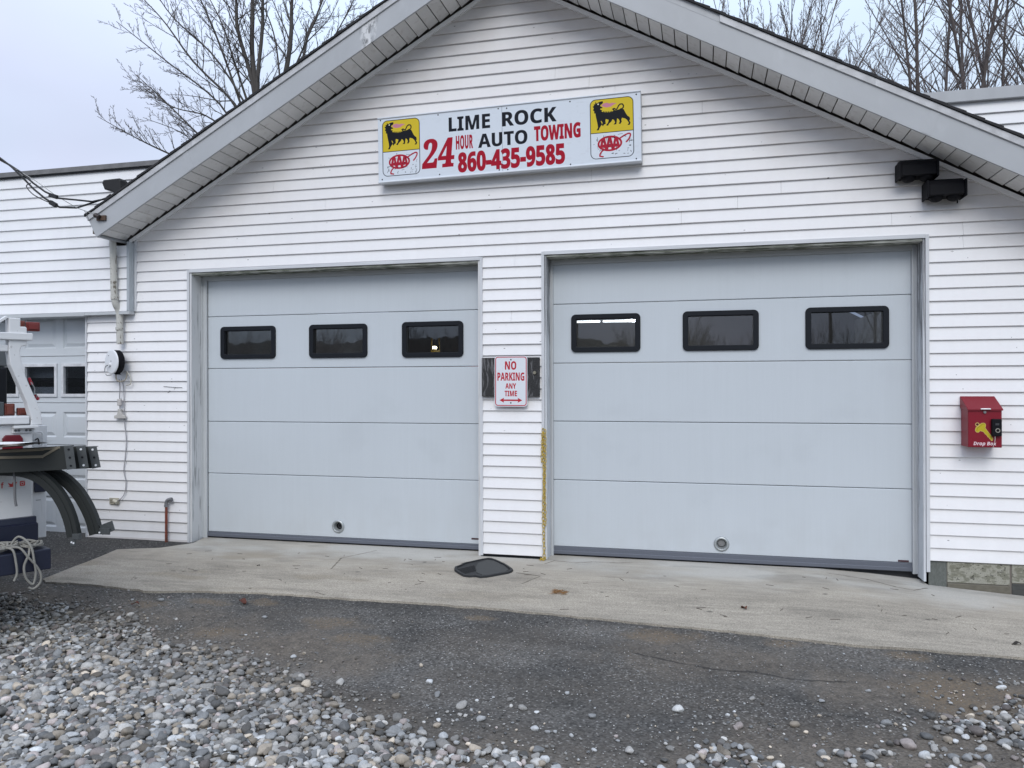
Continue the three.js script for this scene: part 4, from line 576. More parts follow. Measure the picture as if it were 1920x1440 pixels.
// ================================================================ TOW TRUCK (only its tail shows) and what lies on it
{
  const t = thing('tow_truck', 'white tow truck with navy rear step standing at the left edge', 'truck', [-2.689, 0, 2.526], 1.0633);
  const white = new THREE.MeshStandardMaterial({ roughness: 0.4, map: tex(512, 512, (u, v) => { const g = 0.64 + 0.08 * (fbm(u * 5, v * 5, 4) - 0.5), k = sst(0.60, 0.78, 0.5 * fbm(u * 30, v * 3, 4) + 0.5 * fbm(u * 9 + 4, v * 9, 4)) * 0.22, q = sst(0.78, 0.82, fbm(u * 60 + 7, v * 60, 3)) * 0.3; return [lerp(lerp(g, 0.30, k), 0.10, q), lerp(lerp(g, 0.26, k), 0.06, q), lerp(lerp(g, 0.21, k), 0.04, q)]; }) }), navy = std([0.010, 0.013, 0.030], 0.4), dark = M.black;
  part('body', rbox(-2.2, -0.001, 0.66, 1.311, -1.9, 0.0, 0.012), white, t);
  part('side_compartment', rbox(0.0, 0.136, 0.50, 1.135, -1.5, -0.2, 0.006), white, t);
  part('wheel_shade', box(-2.1, -0.05, 0.35, 0.655, -3.9, -0.12), dark, t);
  part('top_rail', rbox(-2.2, -0.028, 1.312, 1.364, -0.07, 0.03, 0.008), white, t);
  const post = new THREE.Shape(); const PL = [[-0.147, 2.018], [-0.149, 1.795], [-0.140, 1.707], [-0.118, 1.651], [-0.044, 1.455], [-0.019, 1.353], [-0.022, 1.303], [0.048, 1.303], [0.044, 1.351], [0.036, 1.40], [0.016, 1.454], [-0.060, 1.652], [-0.073, 1.708], [-0.084, 1.797], [-0.075, 1.83], [-0.045, 1.838], [-0.044, 1.872], [-0.044, 1.955], [-0.052, 1.963], [-0.081, 1.963], [-0.081, 2.018]];
  part('post', ext(poly(PL), -0.06, 0.03, 0.006), white, t);
  part('crossbar', rbox(-2.2, -0.012, 1.872, 1.920, -0.05, 0.045, 0.006), white, t); part('crossbar', rbox(-2.1, -0.149, 1.795, 1.838, -0.04, 0.02, 0.006), white, t);
  part('brace', ext(poly([[-0.148, 2.018], [-0.30, 1.90], [-0.33, 1.90], [-0.16, 2.03]]), -0.04, 0.02, 0.003), white, t);
  part('mount_plate', rbox(-0.125, 0.02, 1.285, 1.303, -0.05, 0.05, 0.003), white, t); part('mount_plate', rbox(-0.125, 0.004, 1.252, 1.284, 0.001, 0.014, 0.003), white, t);
  for (const x of [-0.108, -0.088, -0.045, -0.022]) part('bolt', cyl(0.008, 0.008, 0.008, 10).rotateX(Math.PI / 2).translate(x, 1.270, 0.016), std([0.12, 0.12, 0.125], 0.4, { metalness: 0.6 }), t);
  part('tail_light', ext(poly([[-0.182, 1.10], [-0.182, 1.222], [-0.164, 1.243], [-0.081, 1.241], [-0.064, 1.216], [-0.064, 1.10]]), 0.001, 0.022, 0.006), std([0.13, 0.008, 0.016], 0.25), t);
  const amber = std([0.14, 0.032, 0.02], 0.4), redm = std([0.15, 0.018, 0.014], 0.4);
  const marker = (x0, x1, y0, y1, z, m) => { const g = part('marker_light', rbox(x0, x1, y0, y1, z - 0.04, z, 0.006), m, t); part('lens', rbox(x0 + 0.012, x1 - 0.012, y0 + 0.012, y1 - 0.012, z + 0.0005, z + 0.008, 0.003), m, g); };
  marker(-0.05, -0.02, 1.97, 2.012, -0.1, amber); marker(-0.014, 0.070, 1.944, 2.007, -0.1, redm); marker(-0.33, -0.20, 1.94, 1.99, -0.1, redm); marker(-0.143, -0.081, 1.366, 1.448, -0.1, amber); marker(-0.065, -0.002, 1.366, 1.418, -0.1, amber);
  part('control_box', rbox(-0.30, -0.145, 1.366, 1.46, -0.25, -0.09, 0.008), std([0.05, 0.06, 0.065], 0.5), t);
  part('cable_end', [tube([[-0.012, 1.61, -0.05], [0.004, 1.58, -0.04], [0.02, 1.545, -0.04], [0.012, 1.50, -0.04]], 0.004, 16, 5), tube([[0.0, 1.50, -0.04], [0.03, 1.512, -0.05], [0.04, 1.49, -0.07]], 0.004, 12, 5)], M.steel, t); part('red_grip', [cyl(0.009, 0.011, 0.048, 10).rotateZ(0.35).translate(-0.004, 1.60, -0.05), cyl(0.009, 0.011, 0.042, 10).rotateZ(0.5).translate(0.043, 1.49, -0.08)], std([0.30, 0.012, 0.025], 0.4), t);
  part('latch_panel', [rbox(0.028, 0.128, 1.14, 1.29, -0.22, -0.155, 0.004), rbox(0.04, 0.105, 1.12, 1.235, -0.1545, -0.148, 0.002)], white, t); part('latch_handle', tube([[0.045, 1.242, -0.135], [0.082, 1.246, -0.12], [0.09, 1.23, -0.12], [0.09, 1.15, -0.12]], 0.006, 20, 6), white, t); part('latch_pin', tube([[0.048, 1.19, -0.142], [0.066, 1.202, -0.14], [0.074, 1.16, -0.14]], 0.004, 12, 5), dark, t);
  part('upper_bumper', ext(poly([[0.001, 0.50], [0.07, 0.50], [0.07, 0.645], [0.035, 0.652], [0.03, 0.688], [0.001, 0.69]]).clone(), -0.011, 2.2, 0.004).rotateY(-Math.PI / 2), navy, t);
  part('rear_step', rbox(-2.2, 0.022, 0.375, 0.508, 0.071, 0.30, 0.008), navy, t);
  part('marker_box', rbox(0.055, 0.126, 0.823, 0.925, -0.199, -0.172, 0.006), navy, t); part('panel_slot', box(0.07, 0.10, 0.765, 0.768, -0.199, -0.1985), dark, t);
  const decal = canvasTex(512, 256, (ctx) => {
    ctx.fillStyle = '#c9cbcb'; ctx.fillRect(0, 0, 512, 256); const red = '#bb3a35'; ctx.fillStyle = red;
    fit(ctx, 'f', 30, 90, 60, 218, 'bold 100px sans-serif');
    ctx.beginPath(); ctx.moveTo(170, 80); ctx.quadraticCurveTo(205, 122, 252, 118); ctx.quadraticCurveTo(246, 70, 290, 66); ctx.quadraticCurveTo(312, 66, 322, 80); ctx.lineTo(345, 72); ctx.lineTo(334, 94); ctx.lineTo(352, 92); ctx.quadraticCurveTo(340, 108, 334, 112); ctx.quadraticCurveTo(330, 196, 240, 204); ctx.quadraticCurveTo(195, 206, 165, 184); ctx.quadraticCurveTo(195, 184, 214, 170); ctx.quadraticCurveTo(186, 162, 182, 142); ctx.lineTo(198, 142); ctx.quadraticCurveTo(172, 128, 172, 104); ctx.lineTo(186, 108); ctx.quadraticCurveTo(164, 92, 170, 80); ctx.fill();
    ctx.beginPath(); ctx.roundRect(400, 62, 106, 134, 22); ctx.fill(); ctx.strokeStyle = '#c9cbcb'; ctx.lineWidth = 9; ctx.beginPath(); ctx.ellipse(453, 134, 26, 32, 0, 0, 7); ctx.stroke(); ctx.fillStyle = '#c9cbcb'; ctx.fillRect(408, 92, 90, 6); ctx.beginPath(); ctx.arc(486, 80, 7, 0, 7); ctx.fill();
  });
  part('social_decal', new THREE.PlaneGeometry(0.150, 0.065).rotateZ(0.0).translate(-0.122, 0.915, 0.0012), new THREE.MeshStandardMaterial({ map: decal, roughness: 0.4 }), t);
  part('cab', [rbox(-2.15, -0.05, 0.6, 1.35, -4.3, -1.95, 0.05, 3), rbox(-2.05, -0.15, 1.35, 2.1, -3.5, -1.98, 0.08, 3)], white, t);
  part('cab_window', [box(-1.95, -0.25, 1.45, 2.0, -1.979, -1.97)], M.frame, t); part('deck_well', rbox(-2.1, -0.15, 1.366, 1.70, -1.2, -0.9, 0.02), dark, t);
  for (const [x, z] of [[-0.18, -0.95], [-2.02, -0.95], [-0.18, -3.6], [-2.02, -3.6]]) { const wh = new THREE.Group(); wh.name = numbered('wheel'); wh.position.set(x, 0.36, z); t.add(wh); part('tyre', new THREE.LatheGeometry([[0.21, -0.11], [0.33, -0.115], [0.385, -0.09], [0.395, 0], [0.385, 0.09], [0.33, 0.115], [0.21, 0.11]].map((q) => new THREE.Vector2(...q)), 32).rotateZ(Math.PI / 2), std([0.02, 0.02, 0.02], 0.9), wh); part('rim', new THREE.LatheGeometry([[0, 0.05], [0.12, 0.06], [0.2, 0.09], [0.215, 0.11], [0.215, -0.11], [0, -0.05]].map((q) => new THREE.Vector2(...q)), 24).rotateZ(Math.PI / 2), M.steel, wh); }
  part('tool_locker', rbox(-0.75, -0.075, 1.366, 1.70, -0.42, -0.30, 0.02), dark, t); part('rear_screen', rbox(-0.75, -0.06, 1.702, 1.83, -0.42, -0.32, 0.01), std([0.10, 0.11, 0.115], 0.5), t);
  part('mudflap', box(-0.42, -0.14, 0.12, 0.5, -0.30, -0.285), dark, t);
}
// sweep of small rectangular sections along a path; each section [n0, n1, b0, b1] in the path's own normal (n) and side (b) directions
function sweep(pts, side, secs, n = 26) {
  const cv = new THREE.CatmullRomCurve3(pts.map(V3)), B = V3(side).normalize(), vs = [];
  const fr = []; for (let i = 0; i <= n; i++) { const p = cv.getPoint(i / n), T = cv.getTangent(i / n), N = new THREE.Vector3().crossVectors(B, T).normalize(), b = new THREE.Vector3().crossVectors(T, N); fr.push([p, N, b]); }
  const at = (f, a, b) => f[0].clone().addScaledVector(f[1], a).addScaledVector(f[2], b).toArray();
  for (const [n0, n1, b0, b1] of secs) { const c = [[n0, b0], [n1, b0], [n1, b1], [n0, b1]]; for (let i = 0; i < n; i++) for (let k = 0; k < 4; k++) { const a = c[k], b = c[(k + 1) % 4]; vs.push(...quadV(at(fr[i], ...a), at(fr[i], ...b), at(fr[i + 1], ...b), at(fr[i + 1], ...a))); } for (const f of [fr[0], fr[n]]) vs.push(...quadV(at(f, ...c[0]), at(f, ...c[1]), at(f, ...c[2]), at(f, ...c[3]))); }
  return tri(vs);
}
{
  const galv = std([0.034, 0.038, 0.036], 0.6, { metalness: 0.25, map: grain }), plate = std([0.11, 0.118, 0.12], 0.5, { metalness: 0.35, map: grain }), hole = M.black, bright = std([0.75, 0.76, 0.77], 0.5);
  const cf = [0.239, 0, 0.971];
  const beam = (e, lx, ly, lz, label, hgt, wobble) => {
    const t = thing('steel_channel', label, 'steel channel', e, 0, 'steel channels lying across the truck');
    part('channel', sweep([[lx, ly, lz], [lx * 0.5, ly * 0.5, lz * 0.5], [0, 0, 0]], cf, [[-hgt / 2, hgt / 2, -0.004, 0.0], [-hgt / 2, -hgt / 2 + 0.004, -0.05, -0.004], [hgt / 2 - 0.004, hgt / 2, -0.05, -0.004]], 6), galv, t);
    const a = -0.2 + wobble, p = part('end_plate', ext(poly([[-0.026, -hgt / 2], [0.026, -hgt / 2], [0.026, hgt / 2], [-0.026, hgt / 2]]), 0.002, 0.008, 0.001).rotateZ(0.12 + wobble).rotateY(0.5), plate, t);
    for (const y of [-0.052, 0.0, 0.052]) part('bolt_hole', cyl(0.007, 0.007, 0.004, 10).rotateX(Math.PI / 2).translate(0.012 * 0, y, 0.009).rotateZ(0.12 + wobble).rotateY(0.5), y === 0.0 ? hole : (wobble > 0.02 ? bright : hole), t);
    return t;
  };
  beam([-2.165, 1.115, 2.76], -1.25, -0.07, 0.31, 'nearest dark steel channel with flanged end lying across the truck tail', 0.148, 0.0);
  beam([-2.165, 1.108, 2.66], -1.25, -0.06, 0.31, 'middle steel channel of the three across the truck tail', 0.142, 0.03);
  beam([-2.165, 1.098, 2.56], -1.25, -0.05, 0.31, 'furthest steel channel of the three, with bright bolt holes at its end', 0.142, 0.06);
  const arc = (pts, label, foot) => {
    const t = thing('curved_channel', label, 'steel channel', [0, 0, 0], 0);
    part('channel', sweep(pts, cf, [[-0.036, 0.036, -0.004, 0], [-0.036, -0.032, -0.045, -0.004], [0.032, 0.036, -0.045, -0.004], [-0.009, 0.009, 0.0, 0.006]], 40), galv, t);
    return t;
  };
  const a1 = arc([[-2.75, 1.035, 2.86], [-2.50, 1.020, 2.79], [-2.395, 0.975, 2.762], [-2.318, 0.905, 2.743], [-2.262, 0.82, 2.729], [-2.222, 0.72, 2.718], [-2.196, 0.605, 2.71]], 'curved grey steel channel drooping from the truck tail, the left one');
  part('foot_bracket', [rbox(-2.215, -2.175, 0.545, 0.60, 2.705, 2.712, 0.001), rbox(-2.19, -2.14, 0.59, 0.625, 2.69, 2.72, 0.002)], plate, a1); part('rivet', [cyl(0.006, 0.006, 0.004, 8).rotateX(Math.PI / 2).translate(-2.20, 0.57, 2.714), cyl(0.006, 0.006, 0.004, 8).rotateX(Math.PI / 2).translate(-2.185, 0.565, 2.714)], bright, a1);
  const a2 = arc([[-2.70, 1.03, 2.74], [-2.46, 1.012, 2.68], [-2.345, 0.965, 2.65], [-2.26, 0.885, 2.628], [-2.20, 0.79, 2.612], [-2.158, 0.69, 2.60], [-2.135, 0.60, 2.594]], 'curved dark steel channel with bent end bracket drooping right of the other');
  part('foot_bracket', [rbox(-2.14, -2.03, 0.60, 0.64, 2.575, 2.583, 0.001), rbox(-0.05, 0.05, -0.025, 0.04, -0.004, 0.003, 0.001).rotateZ(0.35).translate(-2.055, 0.635, 2.57)], plate, a2); part('rivet', [cyl(0.006, 0.006, 0.004, 8).rotateX(Math.PI / 2).translate(-2.12, 0.612, 2.586), cyl(0.006, 0.006, 0.004, 8).rotateX(Math.PI / 2).translate(-2.105, 0.612, 2.586)], bright, a2);
  const pr = thing('paper_bundle', 'sheaf of white papers and cardboard lying on the steel channels', 'papers', [-2.50, 1.19, 2.87], -0.25);
  for (let i = 0; i < 5; i++) { const g = new THREE.PlaneGeometry(0.42, 0.20, 8, 3).rotateX(-Math.PI / 2); const p = g.attributes.position; for (let k = 0; k < p.count; k++) p.setY(k, 0.012 * Math.sin(p.getX(k) * 9 + i) * 0.5 + i * 0.006 + (p.getX(k)) * 0.06); g.computeVertexNormals(); const m = part('sheet', g, std(i === 4 ? [0.72, 0.72, 0.72] : i % 2 ? [0.45, 0.36, 0.30] : [0.6, 0.56, 0.5], 0.9), pr); m.rotation.y = 0.1 * (i - 2); m.position.x = 0.01 * i; }
  const wd = std([0.22, 0.19, 0.14], 0.85, { map: grain });
  for (const [y, z, rz, l] of [[1.152, 2.865, 0.05, 'upper thin grey wood batten lying along the steel channels'], [1.115, 2.87, 0.02, 'lower thin wood batten with bent end along the steel channels']]) { const b = thing('wood_batten', l, 'batten', [-2.62, y, z], 0.25); b.rotation.z = rz; part('batten', [rbox(-0.5, 0.30, -0.009, 0.009, -0.012, 0.012, 0.003), rbox(-0.06, 0.06, -0.008, 0.008, -0.011, 0.011, 0.003).rotateZ(rz > 0.03 ? 0.05 : 0.5).translate(0.345, rz > 0.03 ? 0.003 : 0.028, 0)], wd, b); }
  const hose = thing('hanging_strap', 'grey rubber strap hanging down over the white truck panel', 'strap', [0, 0, 0]);
  part('strap', tube([[-2.555, 1.02, 2.80], [-2.552, 0.93, 2.80], [-2.548, 0.84, 2.80], [-2.540, 0.80, 2.80]], 0.008, 20, 6), std([0.14, 0.14, 0.145], 0.8), hose);
}
{
  // rope heaped on the rear step, loops hanging over its edge
  const t = thing('rope', 'tangled grey rope heaped on the navy step with loops hanging over the edge', 'rope', [-2.689, 0, 2.526], 1.0633), r = RNG(21), mat = std([0.30, 0.29, 0.26], 0.9, { map: grain });
  const coil = []; for (let i = 0; i < 70; i++) { const a = i * 0.62, k = 0.5 + 0.5 * Math.sin(i * 0.37); coil.push([-0.30 + 0.16 * Math.cos(a) * (0.6 + 0.5 * r()) + 0.10 * (r() - 0.5), 0.520 + 0.045 * r(), 0.19 + 0.085 * Math.sin(a) * (0.6 + 0.5 * r())]); }
  part('rope_coil', tube(coil, 0.0075, 700, 6), mat, t);
  const c2 = []; for (let i = 0; i < 34; i++) { const a = i * 0.8; c2.push([-0.07 + 0.075 * Math.cos(a) * (0.5 + 0.6 * r()), 0.520 + 0.035 * r(), 0.18 + 0.08 * Math.sin(a)]); } part('rope_coil', tube(c2, 0.0075, 340, 6), mat, t);
  part('rope_loop', tube([[-0.20, 0.53, 0.22], [-0.15, 0.60, 0.24], [-0.10, 0.55, 0.30], [-0.085, 0.45, 0.33], [-0.075, 0.36, 0.325], [-0.09, 0.30, 0.32], [-0.125, 0.34, 0.32], [-0.14, 0.42, 0.325], [-0.115, 0.49, 0.325], [-0.09, 0.53, 0.27], [-0.03, 0.54, 0.2]], 0.0075, 120, 6), mat, t);
  part('rope_loop', tube([[-0.22, 0.54, 0.24], [-0.16, 0.54, 0.31], [-0.12, 0.48, 0.33], [-0.07, 0.41, 0.33], [-0.045, 0.35, 0.325], [-0.05, 0.30, 0.32], [-0.09, 0.27, 0.32], [-0.115, 0.285, 0.32]], 0.0075, 90, 6), mat, t);
  part('rope_loop', tube([[-0.24, 0.54, 0.22], [-0.20, 0.535, 0.31], [-0.185, 0.46, 0.325], [-0.18, 0.38, 0.325], [-0.195, 0.34, 0.325]], 0.007, 60, 6), mat, t);
}
// ================================================================ GRAVEL, LOOSE STONES, LEAVES
function pebbleGeo(seed) { const pr = RNG(seed * 31), cuts = []; for (let i = 0; i < 8; i++) cuts.push({ n: new THREE.Vector3(pr() - 0.5, pr() - 0.5, pr() - 0.5).normalize(), d: 0.58 + 0.3 * pr() }); const g = new THREE.IcosahedronGeometry(1, 2), p = g.attributes.position, v = new THREE.Vector3(); for (let i = 0; i < p.count; i++) { v.fromBufferAttribute(p, i); const n = 1 + 0.34 * (vn(v.x * 1.1 + seed * 9, v.y * 1.1 + v.z * 1.7 + seed * 3) - 0.5) + 0.16 * (vn(v.x * 2.6 + seed, v.z * 2.6 + v.y * 2 + 30) - 0.5); v.multiplyScalar(n); for (const q of cuts) { const d = v.dot(q.n) - q.d; if (d > 0) v.addScaledVector(q.n, -d * 0.9); } p.setXYZ(i, v.x, v.y, v.z); } g.deleteAttribute('normal'); g.deleteAttribute('uv'); const idx = mergeVerts(g); idx.computeVertexNormals(); return idx; }
function mergeVerts(g) { const p = g.attributes.position, map = new Map(), pos = [], ix = []; for (let i = 0; i < p.count; i++) { const k = [p.getX(i), p.getY(i), p.getZ(i)].map((q) => q.toFixed(4)).join(); if (!map.has(k)) { map.set(k, pos.length / 3); pos.push(p.getX(i), p.getY(i), p.getZ(i)); } ix.push(map.get(k)); } const o = new THREE.BufferGeometry(); o.setAttribute('position', new THREE.Float32BufferAttribute(pos, 3)); o.setAttribute('uv', new THREE.Float32BufferAttribute(pos.filter((_, i) => i % 3 !== 1), 2)); o.setIndex(ix); return o; }
const PEB = [1, 2, 3, 4, 5, 6, 7].map(pebbleGeo);
const stoneMap = tex(256, 256, (u, v) => { const n = 0.85 + 0.4 * (fbm(u * 7, v * 7, 4) - 0.5) + 0.12 * (rand() - 0.5), b = Math.abs(fbm(u * 3 + 8, v * 6, 3) - 0.5) < 0.02 ? 1.25 : 1; return [n * b, n * b, n * b]; });
M.stone = std([1, 1, 1], 0.72, { map: stoneMap });
const stoneColor = (r) => { const k = r(); let g = k < 0.24 ? rr(0.07, 0.15, r) : k < 0.66 ? rr(0.17, 0.32, r) : k < 0.93 ? rr(0.33, 0.50, r) : rr(0.52, 0.70, r); const w = r(); return w < 0.16 ? C(g * 1.10, g * 0.95, g * 0.76) : w < 0.24 ? C(g * 1.08, g * 0.94, g * 0.88) : w < 0.6 ? C(g * 0.98, g, g * 1.0) : C(g * 1.02, g * 0.99, g * 0.93); };
{
  const grp = new THREE.Group(); grp.name = 'gravel'; tag(grp, 'grey and white river gravel spread over the front of the yard', 'gravel', null, 'stuff'); scene.add(grp);
  const r = RNG(404), lists = PEB.map(() => []), q = new THREE.Quaternion(), e = new THREE.Euler();
  const put = (x, z, s, dy) => { const m = new THREE.Matrix4(), fl = rr(0.5, 0.85, r); e.set(rr(-0.35, 0.35, r), r() * 6.28, rr(-0.35, 0.35, r)); q.setFromEuler(e); m.compose(new THREE.Vector3(x, gy(x, z) - 0.014 + s * fl * 0.42 + dy, z), q, new THREE.Vector3(s * rr(0.85, 1.35, r), s * fl, s * rr(0.75, 1.05, r))); const sc = stoneColor(r), ds = sst(0.75, 0.0, z - edgeZ(x)) * sst(0.6, -0.8, x) * (0.5 + 0.5 * r()); sc.r = lerp(sc.r, 0.13, ds * 0.6); sc.g = lerp(sc.g, 0.115, ds * 0.6); sc.b = lerp(sc.b, 0.095, ds * 0.6); lists[Math.floor(r() * PEB.length)].push([m, sc]); };
  for (let i = 0; i < 100000; i++) {
    const x = rr(-5.2, 5.2, r), z = rr(1.7, 5.4, r); let p = gravelP(x, z); if (x > 1.25) p *= lerp(0.75, 0.5, sst(2, 2.6, x)) * (0.25 + 1.1 * sst(0.40, 0.58, fbm(x * 3.3, z * 3.3, 3)));
    if (r() > p) continue;
    const near = sst(2.2, 3.2, z), k = r(); put(x, z, (k < 0.45 ? rr(0.006, 0.013, r) : k < 0.9 ? rr(0.012, 0.021, r) : rr(0.02, 0.03, r)) * lerp(0.84, 1.18, near), r() < 0.5 ? 0 : p * rr(0, 0.018, r));
  }
  for (let i = 0; i < 5200; i++) { const x = rr(-3.6, 4, r), z = rr(1.62, 3.9, r); put(x, z, rr(0.0016, 0.0042, r) + (r() < 0.06 ? 0.003 : 0), 0.003); }
  for (let i = 0; i < 500; i++) { const x = rr(-3.6, 4, r), z = edgeZ(x) - 0.1 - 0.6 * r() * r(); put(x, z, rr(0.005, 0.013, r), 0); }
  lists.forEach((L, k) => { const im = new THREE.InstancedMesh(PEB[k], M.stone, L.length); im.name = numbered('pebbles'); L.forEach(([m, c], i) => { im.setMatrixAt(i, m); im.setColorAt(i, c); }); grp.add(im); });
  // countable loose stones lying by themselves on the asphalt
  const S = [[1.584, 2.828, .028], [1.167, 3.0, .02], [0.812, 2.988, .022], [0.635, 3.155, .022], [1.868, 2.945, .024], [2.131, 2.866, .026], [0.126, 2.993, .022], [0.230, 2.77, .02], [0.501, 3.028, .03], [0.334, 2.93, .02], [-0.245, 2.903, .027], [-2.292, 1.763, .022], [-2.513, 2.06, .026], [2.792, 2.621, .022], [2.559, 2.748, .024], [1.38, 3.315, .024], [0.92, 3.2, .02], [0.72, 2.9, .017], [1.95, 2.6, .017], [-1.3, 1.95, .018], [0.1, 2.55, .014], [-0.7, 2.6, .018], [2.3, 2.55, .016], [1.0, 2.75, .015]];
  const words = ['white', 'grey', 'pale', 'dark grey'];
  S.forEach(([x, z, s], i) => { const c = stoneColor(r); if (i === 0) c.setRGB(0.6, 0.6, 0.58); const m = part('loose_stone', PEB[i % 7], std([c.r, c.g, c.b], 0.7, { map: stoneMap }), scene); tag(m, i === 0 ? 'white loose stone lying alone on the dark asphalt, right of centre' : 'single loose stone lying by itself on the asphalt near the gravel edge', 'stone', 'loose stones on the asphalt'); m.position.set(x, gy(x, z) - 0.014 + s * 0.35, z); m.rotation.set(0.2 * r(), r() * 6, 0.2 * r()); m.scale.set(s * 1.2, s * 0.7, s * 0.9); });
  // fallen leaves
  const lf = (x, z, s, col, label, dark) => { const g = new THREE.PlaneGeometry(1, 0.55, 6, 4).rotateX(-Math.PI / 2), p = g.attributes.position; for (let i = 0; i < p.count; i++) { const a = p.getX(i), b = p.getZ(i), w = 1 - Math.pow(Math.abs(a) * 2, 2) * 0.95; p.setXYZ(i, a, 0.14 * Math.cos(a * 6 + 1) + 0.5 * b * b * 3 + 0.06, b * w); } g.computeVertexNormals(); const m = part('dry_leaf', g, std(col, 0.9), scene); tag(m, label, 'leaf'); m.position.set(x, gy(x, z) + 0.001, z); m.rotation.y = r() * 6; m.scale.setScalar(s); };
  lf(1.988, 1.08, 0.075, [0.14, 0.055, 0.03], 'curled reddish leaf lying alone on the concrete before the right door'); lf(-1.625, 1.714, 0.09, [0.09, 0.03, 0.02], 'dark red leaf on the asphalt by the concrete edge, left of centre'); lf(-2.395, 1.917, 0.06, [0.11, 0.035, 0.025], 'small dark red leaf near the gravel at the left'); lf(3.611, 1.36, 0.06, [0.03, 0.025, 0.02], 'blackish leaf on the concrete at the far right edge'); lf(-2.1, 0.75, 0.035, [0.04, 0.03, 0.025], 'tiny dark leaf on the concrete before the left door');
  const straw = thing('pine_needles', 'small heap of orange brown pine needles on the concrete right of the mat', 'pine needles', [0.634, gy(0.6, 1.0), 0.99]); straw.userData.kind = 'stuff';
  const nd = []; for (let i = 0; i < 70; i++) nd.push(new THREE.BoxGeometry(0.05, 0.0016, 0.0016).rotateZ(0.15 * (r() - 0.5)).rotateY(r() * 3.1).translate(0.055 * (r() - 0.5) * 2, 0.003 + 0.012 * r(), 0.05 * (r() - 0.5) * 2)); part('needles', nd, std([0.26, 0.14, 0.055], 0.9), straw);
  const tw = thing('twig_litter', 'scattered thin dark twigs and dry needles on the concrete apron', 'twigs'); tw.userData.kind = 'stuff';
  const td = []; for (let i = 0; i < 90; i++) { const x = rr(-3, 4.2, r), z = rr(0.1, 1.45, r), L = rr(0.015, 0.07, r); td.push(new THREE.BoxGeometry(L, 0.0022, 0.0025).rotateY(r() * 3.1).translate(x, gy(x, z) + 0.002, z)); } part('twigs', td, std([0.07, 0.052, 0.04], 0.9), tw);
}
// ================================================================ TREES
class Tubes {
  constructor() { this.p = []; this.n = []; this.i = []; }
  add(pts, r0, r1, sides) {
    const N = pts.length, T = new THREE.Vector3(), U = new THREE.Vector3(), W = new THREE.Vector3(), base = this.p.length / 3;
    for (let k = 0; k < N; k++) {
      T.subVectors(pts[Math.min(N - 1, k + 1)], pts[Math.max(0, k - 1)]).normalize(); U.set(Math.abs(T.y) > 0.9 ? 1 : 0, Math.abs(T.y) > 0.9 ? 0 : 1, 0.13).cross(T).normalize(); W.crossVectors(T, U);
      const r = lerp(r0, r1, k / (N - 1));
      for (let s = 0; s < sides; s++) { const a = s / sides * 6.2832, c = Math.cos(a), d = Math.sin(a), nx = U.x * c + W.x * d, ny = U.y * c + W.y * d, nz = U.z * c + W.z * d; this.p.push(pts[k].x + nx * r, pts[k].y + ny * r, pts[k].z + nz * r); this.n.push(nx, ny, nz); }
    }
    for (let k = 0; k + 1 < N; k++) for (let s = 0; s < sides; s++) { const a = base + k * sides + s, b = base + k * sides + (s + 1) % sides; this.i.push(a, b, b + sides, a, b + sides, a + sides); }
  }
  geo() { const g = new THREE.BufferGeometry(); g.setAttribute('position', new THREE.Float32BufferAttribute(this.p, 3)); g.setAttribute('normal', new THREE.Float32BufferAttribute(this.n, 3)); g.setAttribute('uv', new THREE.Float32BufferAttribute(new Float32Array(this.p.length / 3 * 2), 2)); g.setIndex(this.i); return g; }
}
function smooth(pts, n) { const c = new THREE.CatmullRomCurve3(pts); return c.getPoints(n); }
// children along a limb, each with its own children, down to twigs
function shoots(L, tw, pts, r0, r1, len, lvl, R, o) {
  const n = Math.round(o.n[lvl] * (0.8 + 0.4 * R())), T = new THREE.Vector3(), side = new THREE.Vector3();
  for (let k = 0; k < n; k++) {
    const t = lerp(o.from[lvl], 0.98, (k + R() * 0.8) / n), f = t * (pts.length - 1), i = Math.min(pts.length - 2, Math.floor(f)), p = pts[i].clone().lerp(pts[i + 1], f - i);
    T.subVectors(pts[i + 1], pts[i]).normalize(); side.set(R() - 0.5, (R() - 0.5) * 0.6, (R() - 0.5) * (o.flat ?? 1)).cross(T).normalize();
    const a = rr(o.ang[0], o.ang[1], R), d = T.clone().multiplyScalar(Math.cos(a)).addScaledVector(side, Math.sin(a)); d.y += o.up; d.normalize();
    const l = len * rr(o.len[0], o.len[1], R) * (1 - 0.55 * t), r = Math.max(o.min ?? 0.0035, Math.min(lerp(r0, r1, t) * 0.5, 0.010 * l + 0.0022)), m = lvl < 2 ? 5 : 3, q = [p.clone()];
    for (let s = 0; s < m; s++) { p.addScaledVector(d, l / m); d.x += (R() - 0.5) * 0.34; d.y += (R() - 0.5) * 0.30 + 0.045; d.z += (R() - 0.5) * 0.34; d.normalize(); q.push(p.clone()); }
    (lvl >= 1 ? tw : L).add(q, r, Math.max(o.min ?? 0.003, r * 0.35), lvl === 0 ? 5 : 3);
    if (lvl < o.n.length - 1) shoots(L, tw, q, r, r * 0.4, l, lvl + 1, R, o);
  }
}
const BARK = std([0.075, 0.068, 0.062], 0.95), TWIG = std([0.15, 0.128, 0.122], 0.95), BARK2 = std([0.105, 0.088, 0.082], 0.95), TWIG2 = std([0.19, 0.155, 0.15], 0.95);
